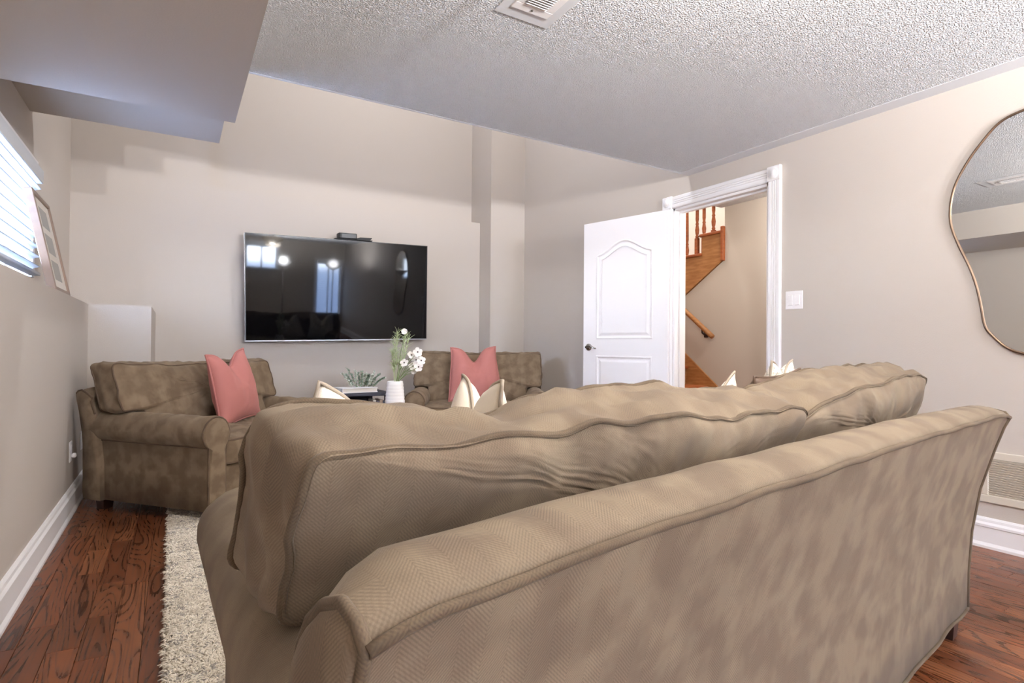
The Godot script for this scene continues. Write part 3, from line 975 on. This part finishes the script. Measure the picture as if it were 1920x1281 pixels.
func hall() -> void:
	var X := 4.55
	struct("floor_hall", MB.new().span(Vector3(WALL_RIGHT + 0.12, -0.12, -5.95), Vector3(5.9, 0, -1.9)), M.planks[3])
	# the wall with the handrail: whole towards the room's front, below the upper flight further in
	var poly := PackedVector2Array([Vector2(-1.9, 0), Vector2(-1.9, TALL), Vector2(-3.62, TALL), Vector2(-3.62, 1.80), Vector2(-5.0, 0.9), Vector2(-5.0, 0)])
	struct("wall_hall", MB.new().prism(poly, func(p, d): return Vector3(d, p.y, p.x), X, X + 0.1), M.wall)
	struct("wall_stairwell", MB.new().span(Vector3(5.6, 0, -5.95), Vector3(5.75, TALL, -1.9)).span(Vector3(WALL_RIGHT + 0.12, 0, -5.95), Vector3(5.6, TALL, -5.82)).span(Vector3(WALL_RIGHT + 0.12, 0, -2.0), Vector3(5.6, TALL, -1.9)), M.white_wall)
	struct("ceiling_hall", MB.new().span(Vector3(WALL_RIGHT + 0.12, 2.31, -3.66), Vector3(X, 2.5, -2.0)), M.popcorn)
	var st := thing("staircase", "oak staircase flight with turned balusters seen through the doorway", "staircase", Vector3(X, 0, -3.65))
	st.set_meta("kind", "structure")
	# stringer on the wall line: (z, y) from its upper right end
	var s := PackedVector2Array([Vector2(0, 1.788), Vector2(0.03, 1.80), Vector2(0.03, 2.11), Vector2(0, 2.07), Vector2(-0.233, 2.07), Vector2(-0.233, 1.872), Vector2(-0.49, 1.872), Vector2(-0.49, 1.682), Vector2(-0.745, 1.682), Vector2(-0.745, 1.492), Vector2(-1.0, 1.492), Vector2(-1.0, 1.14)])
	obj("stringer", MB.new().prism(s, func(p, d): return Vector3(d, p.y, p.x), -0.012, 0.03), M.oak, st)
	obj("end_board", MB.new().span(Vector3(-0.03, 1.79, 0.0), Vector3(0.03, 2.125, 0.035), 0.004), M.red_oak, st)
	for k in 4:
		var y := 2.088 - 0.19 * k
		var z := -0.233 - 0.256 * k
		obj("tread", MB.new().span(Vector3(-0.03, y - 0.028, z - 0.03), Vector3(0.95, y, z + 0.256), 0.006), M.red_oak, st)
		obj("riser", MB.new().span(Vector3(0.0, y - 0.19, z - 0.002), Vector3(0.95, y - 0.028, z + 0.016)), M.white, st)
	var bp := PackedVector2Array()
	for q in [[0.011, 0.0], [0.019, 0.02], [0.012, 0.035], [0.017, 0.05], [0.021, 0.09], [0.013, 0.14], [0.018, 0.15], [0.012, 0.165], [0.017, 0.2], [0.015, 0.4], [0.011, 0.68]]: bp.append(Vector2(q[0], q[1]))
	for q in [[-0.128, 2.088, 0.03], [-0.245, 1.898, 0.17], [-0.333, 1.898, 0.17], [-0.465, 1.708, 0.17], [-0.59, 1.708, 0.17], [-0.72, 1.518, 0.17]]:
		var b := MB.new()
		b.span(Vector3(0.012, q[1], q[0] - 0.019), Vector3(0.05, q[1] + q[2], q[0] + 0.019), 0.003)
		b.smooth(1).lathe(bp, Vector3(0.031, q[1] + q[2] - 0.005, q[0]), 14)
		obj("baluster", b, M.red_oak, st)
	obj("top_rail", MB.new().smooth(1).tube(PackedVector3Array([Vector3(0.031, 2.88, 0.0), Vector3(0.031, 2.88 - 0.742, -1.0)]), 0.028, 12), M.red_oak, st)
	# the flight that comes down to this floor
	var lo := thing("lower_staircase", "oak lower stair flight with skirt board behind the doorway", "staircase", Vector3(WALL_RIGHT + 0.12, 0, -3.3))
	lo.set_meta("kind", "structure")
	obj("skirt_board", MB.new().prism(PackedVector2Array([Vector2(0.22, 0), Vector2(0.22, 0.10), Vector2(-1.6, 1.52), Vector2(-1.6, 1.2), Vector2(-0.1, 0)]), func(p, d): return Vector3(d, p.y, p.x), 1.06, 1.078), M.oak, lo)
	for k in 6:
		obj("tread", MB.new().span(Vector3(0.03, 0.19 * (k + 1) - 0.028, -0.256 * (k + 1)), Vector3(1.06, 0.19 * (k + 1), -0.256 * k + 0.03), 0.006), M.red_oak, lo)
		obj("riser", MB.new().span(Vector3(0.03, 0.19 * k, -0.256 * k - 0.016), Vector3(1.06, 0.19 * (k + 1) - 0.028, -0.256 * k)), M.oak, lo)
	var hr := thing("handrail", "round oak handrail fixed on the hall wall beyond the door", "handrail", Vector3(X - 0.07, 1.053, -3.70))
	var p1 := Vector3(0, 0.78, -1.0)
	obj("rail", MB.new().smooth(1).tube(PackedVector3Array([Vector3(0, 0, 0), p1 * 0.3, p1 * 0.7, p1]), 0.024, 16), M.oak, hr)
	for f in [0.13, 0.9]:
		var q: Vector3 = p1 * f
		var bk := MB.new()
		bk.smooth(1).tube(PackedVector3Array([q + Vector3(0, -0.02, 0), q + Vector3(0.005, -0.06, 0), q + Vector3(0.03, -0.075, 0), q + Vector3(0.066, -0.07, 0)]), 0.008, 8)
		bk.smooth(-1).span(q + Vector3(0.058, -0.105, -0.025), q + Vector3(0.07, -0.045, 0.025), 0.003)
		obj("bracket", bk, M.dark_leg, hr)

func furniture() -> void:
	# rug
	var rug := thing("rug", "cream and grey shag rug on the plank floor between the seats", "rug", Vector3(1.02, 0.0008, -2.71))
	obj("backing", MB.new().box(Vector3(0, 0.007, 0), Vector3(2.08, 0.014, 3.06), 0.005), M.rug, rug)
	var mm := MultiMesh.new()
	mm.transform_format = MultiMesh.TRANSFORM_3D
	mm.use_colors = true
	var tuft := MB.new().smooth(1)
	var rng := RandomNumberGenerator.new()
	rng.seed = 77
	for k in 6:
		var b := Vector3(rng.randf_range(-0.006, 0.006), 0, rng.randf_range(-0.006, 0.006))
		var d := Vector3(rng.randf_range(-1, 1), 0, rng.randf_range(-1, 1)).normalized()
		tuft.tube(PackedVector3Array([b, b + d * 0.004 + Vector3(0, 0.010, 0), b + d * 0.010 + Vector3(0, 0.014, 0), b + d * 0.018 + Vector3(0, 0.012, 0)]), 0.0026, 4, false, 0.0014)
	mm.mesh = tuft.done()
	mm.mesh.surface_set_material(0, M.pile)
	var nx := 200
	var nzz := 290
	mm.instance_count = nx * nzz
	var cl := noise(1.6, 9, 3)
	for i in nx:
		for j in nzz:
			var p := Vector3((i + rng.randf()) / nx * 2.06 - 1.03, 0.011, (j + rng.randf()) / nzz * 3.04 - 1.52)
			var s := rng.randf_range(0.85, 1.25)
			mm.set_instance_transform(i * nzz + j, Transform3D(Basis(Vector3.UP, rng.randf() * TAU).scaled(Vector3(s, s, s)), p))
			var g := rng.randf()
			var c := Color8(248, 240, 226).lerp(Color8(206, 196, 180), g)
			if rng.randf() < 0.10 + 0.25 * clampf(cl.get_noise_2d(p.x, p.z), 0, 1): c = Color8(172, 166, 158)
			mm.set_instance_color(i * nzz + j, c.srgb_to_linear())
	var pile := MultiMeshInstance3D.new()
	pile.name = "pile"
	pile.multimesh = mm
	pile.material_override = M.pile
	pile.set_meta("kind", "stuff")
	rug.add_child(pile, true)
	# sofa: faces the television, its back to the camera
	var th := deg_to_rad(189.0)
	var sofa := {"w": 2.22, "depth": 0.9, "back_top": 0.762, "flare": 0.105, "fabric": M.sofa, "trim": M.piping, "roll": 0.088, "toe": 0.125, "over": 0.3, "arm_top": 0.622, "arm_in": 0.034, "seat": 0.47, "seats": 2, "backs": [
		{"x0": 1.0, "x1": 2.19, "top": 0.823, "ear1": 0.2, "z_top": 0.095, "lean": 0.36, "th": 0.20, "tilt": 0.036, "puff": 0.035, "sd": 3, "pr": 0.0055, "trim": M.piping,
			"dips": [[1.95, 0.15, 0.0, 0.006], [1.845, 0.10, 0.004, 0.034], [1.0, 0.35, 0.022, 0.02], [1.35, 0.1, 0.01, -0.006]]},
		{"x0": 0.03, "x1": 1.05, "top": 0.85, "ear0": 0.2, "z_top": 0.10, "lean": 0.30, "th": 0.17, "tilt": 0.035, "puff": 0.04, "sd": 8, "pr": 0.005,
			"dips": [[1.05, 0.3, 0.07, 0.05], [0.5, 0.15, 0.012, 0.0]]}]}
	seat_piece("sofa", "large olive brown herringbone suede sofa seen from behind in the foreground", "sofa", Vector3(2.293, 0, -0.843), th, sofa)
	# armchairs
	var chair := {"w": 1.25, "depth": 0.86, "back_top": 0.69, "flare": 0.075, "fabric": M.chair, "trim": M.dark_piping, "roll": 0.09, "arm_top": 0.56, "arm_in": 0.045, "seat": 0.445, "seats": 1, "back_inset": 0.02, "backs": [
		{"x0": 0.03, "x1": 1.22, "top": 0.82, "ear0": 0.14, "ear1": 0.14, "z_top": 0.01, "lean": 0.35, "th": 0.17, "tilt": 0.0, "puff": 0.045, "sd": 12, "pr": 0.005, "dips": [[0.6, 0.3, 0.008, 0.012]]}]}
	var t1 := deg_to_rad(41.0)
	var c1 := Vector3(0.128, 0, -3.272)
	var dr := Vector3(cos(t1), 0, -sin(t1))
	var df := Vector3(sin(t1), 0, cos(t1))
	seat_piece("armchair", "wide olive brown suede armchair in the left corner, partly on the rug", "armchair", c1 - df * 0.86, t1, chair)
	var chair2 := chair.duplicate(true)
	chair2.backs[0].top = 0.875
	chair2.backs[0].z_top = 0.02
	var t2 := deg_to_rad(-27.6)
	var dr2 := Vector3(cos(t2), 0, -sin(t2))
	var df2 := Vector3(sin(t2), 0, cos(t2))
	var c2 := Vector3(2.38, 0, -4.575)
	seat_piece("armchair", "olive brown suede armchair in the far right corner below the column", "armchair", c2 - dr2 * 0.625 - df2 * 0.43, t2, chair2)
	# cushions on the armchairs
	pillow("pink_cushion", "dusty pink cushion with frayed edges on the left corner armchair", c1 + dr * 0.68 - df * 0.40 + Vector3(0, 0.445, 0), Vector3(-0.2, t1 + 0.22, 0.10), 0.46, 0.17, 0.085, M.pink, M.pink, "pink cushions on the armchairs", 0.006)
	pillow("pink_cushion", "coral pink cushion with a deep notch on the far right armchair", c2 + dr2 * -0.02 - df2 * 0.02 + Vector3(0, 0.445, 0), Vector3(-0.2, t2 + 0.15, 0.03), 0.5, 0.17, 0.13, M.pink, M.pink, "pink cushions on the armchairs", 0.006)
	# cushions on the sofa; a along the back from its left end, b towards its front
	var on := func(a: float, b: float, y: float) -> Vector3: return Vector3(0.10 + 0.9877 * a - 0.1564 * b, y, -0.496 - 0.1564 * a - 0.9877 * b)
	pillow("cream_cushion", "plain cream cushion with a grey seam at the left end of the sofa", on.call(0.2, 0.48, 0.487), Vector3(-0.08, th + 0.15, 0.35), 0.36, 0.13, 0.09, M.cream, M.cream_trim, "pale cushions on the sofa")
	pillow("cream_cushion", "textured cream cushion behind the middle dip of the sofa back", on.call(0.525, 0.50, 0.455), Vector3(-0.05, th + 1.16, 0.02), 0.42, 0.13, 0.11, M.cream, M.cream_trim, "pale cushions on the sofa")
	pillow("printed_cushion", "small white cushion with grey print, left of the brown cushion", on.call(1.50, 0.50, 0.43), Vector3(-0.1, th + 0.15, -0.35), 0.40, 0.13, 0.07, M.printed, M.cream_trim, "pale cushions on the sofa")
	pillow("printed_cushion", "white cushion with silvery print and two peaked corners behind the brown cushion", on.call(1.905, 0.53, 0.462), Vector3(-0.12, th + 0.25, 0.0), 0.44, 0.13, 0.11, M.printed, M.cream_trim, "pale cushions on the sofa")
	pillow("brown_cushion", "shiny brown cushion slumped over the gap between the sofa back cushions", on.call(1.66, 0.41, 0.468), Vector3(-0.1, th + 0.1, -0.04), 0.40, 0.2, 0.0, M.brown, M.brown)
	# coffee table, hidden by the sofa but for what stands on it
	var ct := thing("coffee_table", "low dark round coffee table behind the sofa under the vase", "table", Vector3(1.08, 0.02, -3.08))
	obj("tabletop", MB.new().smooth(1).lathe(PackedVector2Array([Vector2(0.30, 0.40), Vector2(0.31, 0.405), Vector2(0.31, 0.425), Vector2(0.30, 0.43)]), Vector3.ZERO, 40), M.navy, ct)
	for k in 3:
		var w := TAU * k / 3
		obj("leg", MB.new().smooth(1).tube(PackedVector3Array([Vector3(cos(w) * 0.26, 0, sin(w) * 0.26), Vector3(cos(w) * 0.2, 0.40, sin(w) * 0.2)]), 0.016, 10), M.navy, ct)
	# side table under the television
	var tb := thing("side_table", "dark navy side table against the wall between the armchairs", "table", Vector3(1.33, 0, -5.06))
	obj("tabletop", MB.new().span(Vector3(-0.22, 0.505, -0.28), Vector3(0.30, 0.535, 0.27), 0.004), M.navy, tb)
	for x in [-0.195, 0.275]:
		for z in [-0.255, 0.245]:
			obj("leg", MB.new().span(Vector3(x - 0.02, 0, z - 0.02), Vector3(x + 0.02, 0.505, z + 0.02), 0.003), M.navy, tb)
	obj("shelf", MB.new().span(Vector3(-0.21, 0.29, -0.27), Vector3(0.29, 0.31, 0.26), 0.003), M.navy, tb)
	obj("back_panel", MB.new().span(Vector3(-0.21, 0.31, -0.275), Vector3(0.29, 0.505, -0.262)), M.navy, tb)

func small_things() -> void:
	# television, tipped forward on its wall arm
	var tv := thing("television", "large black flat screen television on the wall above the armchairs", "television", Vector3(1.373, 1.464, -5.449))
	tv.basis = Basis.from_euler(Vector3(0.068, -0.02, 0.025))
	var w := 1.698
	var hh := 0.961
	obj("casing", MB.new().span(Vector3(-w / 2, -hh / 2, -0.045), Vector3(w / 2, hh / 2, -0.006), 0.006), M.bezel, tv)
	var bz := MB.new()
	bz.span(Vector3(-w / 2, -hh / 2, -0.006), Vector3(-w / 2 + 0.006, hh / 2, 0.002)).span(Vector3(w / 2 - 0.006, -hh / 2, -0.006), Vector3(w / 2, hh / 2, 0.002)).span(Vector3(-w / 2 + 0.006, hh / 2 - 0.006, -0.006), Vector3(w / 2 - 0.006, hh / 2, 0.002))
	obj("bezel", bz, M.bezel, tv)
	obj("lower_rim", MB.new().span(Vector3(-w / 2, -hh / 2, -0.006), Vector3(w / 2, -hh / 2 + 0.012, 0.004), 0.001), M.silver, tv)
	obj("side_rim", MB.new().span(Vector3(-w / 2 - 0.003, -hh / 2, -0.04), Vector3(-w / 2, hh / 2, 0.003), 0.001), M.silver, tv)
	obj("screen", MB.new().span(Vector3(-w / 2 + 0.006, -hh / 2 + 0.012, -0.006), Vector3(w / 2 - 0.006, hh / 2 - 0.006, 0.0)), M.screen, tv)
	obj("logo", MB.new().span(Vector3(0.045, -hh / 2 + 0.002, 0.004), Vector3(0.095, -hh / 2 + 0.008, 0.0055)), M.steel, tv)
	obj("wall_mount", MB.new().span(Vector3(-0.3, -0.2, -0.07), Vector3(0.3, 0.2, -0.045), 0.004).span(Vector3(-0.1, -0.1, -0.125), Vector3(0.1, 0.1, -0.07), 0.004), M.black_plastic, tv)
	obj("top_shelf", MB.new().span(Vector3(-0.08, hh / 2, -0.06), Vector3(0.27, hh / 2 + 0.008, 0.045), 0.002), M.black_plastic, tv)
	var on_tv := tv.transform
	var mb := thing("media_box", "small black media box on top of the television", "electronics")
	mb.transform = on_tv * Transform3D(Basis.IDENTITY, Vector3(0.035, hh / 2 + 0.008, 0.0))
	obj("case", MB.new().span(Vector3(-0.085, 0, -0.05), Vector3(0.085, 0.052, 0.05), 0.006), M.black_plastic, mb)
	obj("front_plate", MB.new().span(Vector3(-0.06, 0.006, 0.05), Vector3(0.075, 0.046, 0.0515), 0.0005), M.bezel, mb)
	var sb := thing("sensor_bar", "slim black sensor bar beside the media box on the television", "electronics")
	sb.transform = on_tv * Transform3D(Basis.IDENTITY, Vector3(0.195, hh / 2 + 0.008, 0.0))
	obj("case", MB.new().prism(PackedVector2Array([Vector2(-0.07, 0), Vector2(0.055, 0), Vector2(0.075, 0.024), Vector2(-0.04, 0.022), Vector2(-0.07, 0.012)]), func(p, d): return Vector3(p.x, p.y, d), -0.03, 0.035), M.black_plastic, sb)
	# mirror: the traced outline goes on out of the frame as a closed pebble shape
	var half := [Vector2(0.928, -1.011), Vector2(0.957, -1.076), Vector2(1.008, -1.125), Vector2(1.061, -1.158), Vector2(1.166, -1.175), Vector2(1.261, -1.193), Vector2(1.36, -1.223), Vector2(1.462, -1.263), Vector2(1.564, -1.295), Vector2(1.652, -1.30), Vector2(1.757, -1.282), Vector2(1.853, -1.237), Vector2(1.942, -1.176), Vector2(2.021, -1.101), Vector2(2.049, -1.011),
		Vector2(2.06, -0.90), Vector2(2.03, -0.76), Vector2(1.94, -0.63), Vector2(1.80, -0.56), Vector2(1.62, -0.55), Vector2(1.45, -0.575), Vector2(1.30, -0.57), Vector2(1.14, -0.54), Vector2(1.00, -0.58), Vector2(0.91, -0.70), Vector2(0.89, -0.86)]
	var cv := PackedVector2Array()
	var nh := half.size()
	for i in nh:
		for k in 6:
			var t := k / 6.0
			var p0: Vector2 = half[(i + nh - 1) % nh]
			var p1: Vector2 = half[i]
			var p2: Vector2 = half[(i + 1) % nh]
			var p3: Vector2 = half[(i + 2) % nh]
			cv.append(p1.cubic_interpolate(p2, p0, p3, t))
	var mi := thing("wall_mirror", "large wavy frameless-looking mirror with a thin bronze rim on the right wall", "mirror", Vector3(WALL_RIGHT, 0, 0))
	obj("glass", MB.new().prism(cv, func(p, d): return Vector3(-d, p.x, p.y), 0.004, 0.014), M.mirror, mi)
	var rim := PackedVector3Array()
	for p in cv: rim.append(Vector3(-0.011, p.x, p.y))
	obj("rim", MB.new().smooth(1).tube(rim, 0.0075, 8, true), M.bronze, mi)
	# picture frame leaning on the ledge
	var pf := thing("picture_frame", "silver brown picture frame with three small prints leaning on the window ledge", "picture frame", Vector3(-0.497, 1.1985, -3.5))
	pf.rotation.z = 0.2
	var fw := 0.44
	var fh := 0.50
	var fr := MB.new()
	for q in [[0.0, 0.0, 0.022, fh], [fw - 0.022, 0.0, fw, fh], [0.022, 0.0, fw - 0.022, 0.022], [0.022, fh - 0.022, fw - 0.022, fh]]:
		fr.span(Vector3(-0.036, q[1], -q[0]), Vector3(0, q[3], -q[2]), 0.003)
	obj("frame", fr, M.frame_wood, pf)
	obj("mount_board", MB.new().span(Vector3(-0.014, 0.02, -0.02), Vector3(-0.010, fh - 0.02, -fw + 0.02)), M.mat_board, pf)
	for k in 3:
		obj("print", MB.new().span(Vector3(-0.011, 0.065 + k * 0.135, -0.12), Vector3(-0.009, 0.165 + k * 0.135, -fw + 0.12)), M.print, pf)
	obj("backing", MB.new().span(Vector3(-0.034, 0.008, -0.008), Vector3(-0.030, fh - 0.008, -fw + 0.008)), M.navy, pf)
	obj("hanging_ring", MB.new().smooth(1).tube(PackedVector3Array([Vector3(-0.037, 0.27, -0.03), Vector3(-0.045, 0.26, -0.03), Vector3(-0.05, 0.245, -0.03), Vector3(-0.042, 0.235, -0.03), Vector3(-0.036, 0.245, -0.03)]), 0.002, 6), M.steel, pf)
	# vase and flowers on the coffee table
	var vp := Vector3(1.075, 0.4505, -3.085)
	var va := thing("vase", "white ribbed ceramic vase in front of the dark side table", "vase", vp)
	var prof := PackedVector2Array([Vector2(0.045, 0.0)])
	for k in 57:
		var f := k / 56.0
		prof.append(Vector2(0.068 - 0.024 * pow(f, 1.2) + 0.0012 * sin(f * TAU * 15.0), 0.004 + f * 0.282))
	prof.append(Vector2(0.040, 0.29))
	prof.append(Vector2(0.036, 0.284))
	prof.append(Vector2(0.05, 0.02))
	obj("body", MB.new().smooth(1).lathe(prof, Vector3.ZERO, 40), M.ceramic, va)
	bouquet(vp)
	# book and greenery on the side table
	var bk := thing("book", "white hardback book lying on the dark side table", "book", Vector3(1.36, 0.535, -4.93), 0.12)
	obj("cover", MB.new().span(Vector3(-0.16, 0, -0.11), Vector3(0.16, 0.004, 0.11), 0.001).span(Vector3(-0.16, 0.036, -0.11), Vector3(0.16, 0.04, 0.11), 0.001).span(Vector3(-0.16, 0.004, -0.11), Vector3(-0.155, 0.036, 0.11)), M.paper, bk)
	obj("pages", MB.new().span(Vector3(-0.155, 0.004, -0.105), Vector3(0.154, 0.036, 0.105)), M.mat_board, bk)
	greenery(Vector3(1.42, 0.576, -4.95))
	var cols := [Color8(196, 190, 184), Color8(92, 84, 92), Color8(150, 132, 118), Color8(72, 78, 96)]
	var names := ["light grey book at the left of the shelf row", "plum grey book, second from left on the shelf", "tan book, third from left on the shelf", "slate blue book at the right of the shelf row"]
	for k in 4:
		var b := thing("shelf_book", names[k] + " under the side table top", "book", Vector3(1.49 + k * 0.03, 0.31, -4.86), 0.0, "books on the side table shelf")
		obj("cover", MB.new().span(Vector3(-0.014, 0, -0.08), Vector3(0.014, 0.16 - 0.012 * (k % 2), 0.06), 0.002), mat(cols[k], 0.7), b)

func bouquet(vp: Vector3) -> void:
	var t := thing("flower_bunch", "white flowers with pale green grass stems standing in the ribbed vase", "flowers", vp + Vector3(0, 0.02, 0))
	var rng := RandomNumberGenerator.new()
	rng.seed = 4
	# the picture plane of the bunch: right is roughly +x +z/2
	var R := Vector3(0.858, 0, 0.513)
	var heads := [[Vector2(0.062, 0.545), 0.018, true], [Vector2(0.095, 0.415), 0.020, false], [Vector2(0.135, 0.435), 0.022, false], [Vector2(0.120, 0.390), 0.024, false], [Vector2(0.150, 0.385), 0.021, false], [Vector2(0.138, 0.350), 0.022, false], [Vector2(0.098, 0.350), 0.022, false], [Vector2(0.058, 0.372), 0.020, false], [Vector2(0.108, 0.318), 0.018, true], [Vector2(0.035, 0.360), 0.018, false]]
	for h in heads:
		var p: Vector2 = h[0]
		var tip := R * p.x + Vector3(0, p.y, 0) + Vector3(-0.513, 0, 0.858) * rng.randf_range(-0.03, 0.05)
		obj("stem", MB.new().smooth(1).tube(PackedVector3Array([Vector3(rng.randf_range(-0.01, 0.01), 0, rng.randf_range(-0.01, 0.01)), R * p.x * 0.1 + Vector3(0, 0.26, 0), tip * 0.55 + R * p.x * 0.0 + Vector3(0, 0.13, 0), tip]), 0.0018, 5), M.stem, t)
		var f := MB.new().smooth(1)
		var face := (Vector3(-0.36, 0.25, 0.9) + Vector3(rng.randf_range(-0.5, 0.5), rng.randf_range(-0.3, 0.4), 0)).normalized()
		var sx := face.cross(Vector3.UP).normalized()
		var sy := sx.cross(face)
		var r: float = h[1] * 1.25
		var cup := 0.75 if h[2] else 0.25
		for k in 5:
			var a := TAU * k / 5 + rng.randf() * 0.3
			var d := sx * cos(a) + sy * sin(a)
			var e := face.cross(d)
			var rows := []
			for q in [[0.05, 0.08], [0.4, 0.3], [0.75, 0.46], [1.02, 0.3], [1.12, 0.05]]:
				var m: Vector3 = tip + d * r * q[0] * (1.0 - cup * 0.4) + face * r * cup * q[0]
				var lift: Vector3 = face * r * 0.12 * q[1]
				rows.append(PackedVector3Array([m - e * r * q[1] + lift, m, m + e * r * q[1] + lift]))
			f.loft(rows, false)
		var fl := obj("flower", f, M.petal, t)
		obj("flower_centre", MB.new().smooth(1).lathe(PackedVector2Array([Vector2(0.001, -0.004), Vector2(0.0045, 0), Vector2(0.003, 0.004), Vector2(0.0005, 0.005)]), tip + face * 0.006, 8), M.dark_leg if not h[2] else M.petal, fl)
	# plumes: fine pale blades round three stalks
	for q in [[-0.02, 0.50], [0.02, 0.55], [0.06, 0.53], [-0.03, 0.44], [0.085, 0.52]]:
		var top: Vector3 = R * q[0] + Vector3(rng.randf_range(-0.02, 0.02), q[1], 0.02)
		var m := MB.new().smooth(1)
		m.tube(PackedVector3Array([Vector3.ZERO, Vector3(0, 0.27, 0) + R * q[0] * 0.15, top]), 0.0016, 5)
		for k in 70:
			var f := rng.randf_range(0.25, 1.0)
			var b: Vector3 = (Vector3(0, 0.27, 0) + R * q[0] * 0.15).lerp(top, f)
			var d := Vector3(rng.randf_range(-1, 1), rng.randf_range(0.5, 1.6), rng.randf_range(-1, 1)).normalized() * rng.randf_range(0.02, 0.045)
			m.tube(PackedVector3Array([b, b + d * 0.6, b + d + Vector3(d.x, 0, d.z) * 0.3]), 0.0013, 3, false, 0.0005)
		obj("grass_plume", m, M.plume, t)

func greenery(at: Vector3) -> void:
	var t := thing("greenery_sprig", "muted green leafy sprig arranged on the white book", "plant", at)
	var rng := RandomNumberGenerator.new()
	rng.seed = 8
	for k in 13:
		var a := lerpf(-0.16, 0.20, k / 12.0)
		var root := Vector3(a * 0.55, 0.0, rng.randf_range(-0.03, 0.03))
		var top := Vector3(a * 1.1 + rng.randf_range(-0.02, 0.02), rng.randf_range(0.10, 0.19) * (1.0 - 0.5 * maxf(0.0, a / 0.2)), rng.randf_range(-0.05, 0.06))
		var mid := root.lerp(top, 0.5) + Vector3(0, 0.02, 0)
		obj("stem", MB.new().smooth(1).tube(PackedVector3Array([root, mid, top]), 0.0016, 4), M.stem, t)
		var m := MB.new()
		for j in 80:
			var f := rng.randf()
			var p := root.lerp(mid, f).lerp(mid.lerp(top, f), f)
			var d := Vector3(rng.randf_range(-1, 1), rng.randf_range(-0.2, 0.9), rng.randf_range(-1, 1)).normalized()
			var e := d.cross(Vector3(rng.randf(), 1, rng.randf())).normalized() * 0.0085
			var l := rng.randf_range(0.014, 0.024)
			m.tri(p, p + d * l * 0.5 + e, p + d * l); m.tri(p, p + d * l, p + d * l * 0.5 - e)
		var o := obj("foliage", m, M.leaf if k % 3 else M.pale_leaf, t)
		o.set_meta("kind", "stuff")
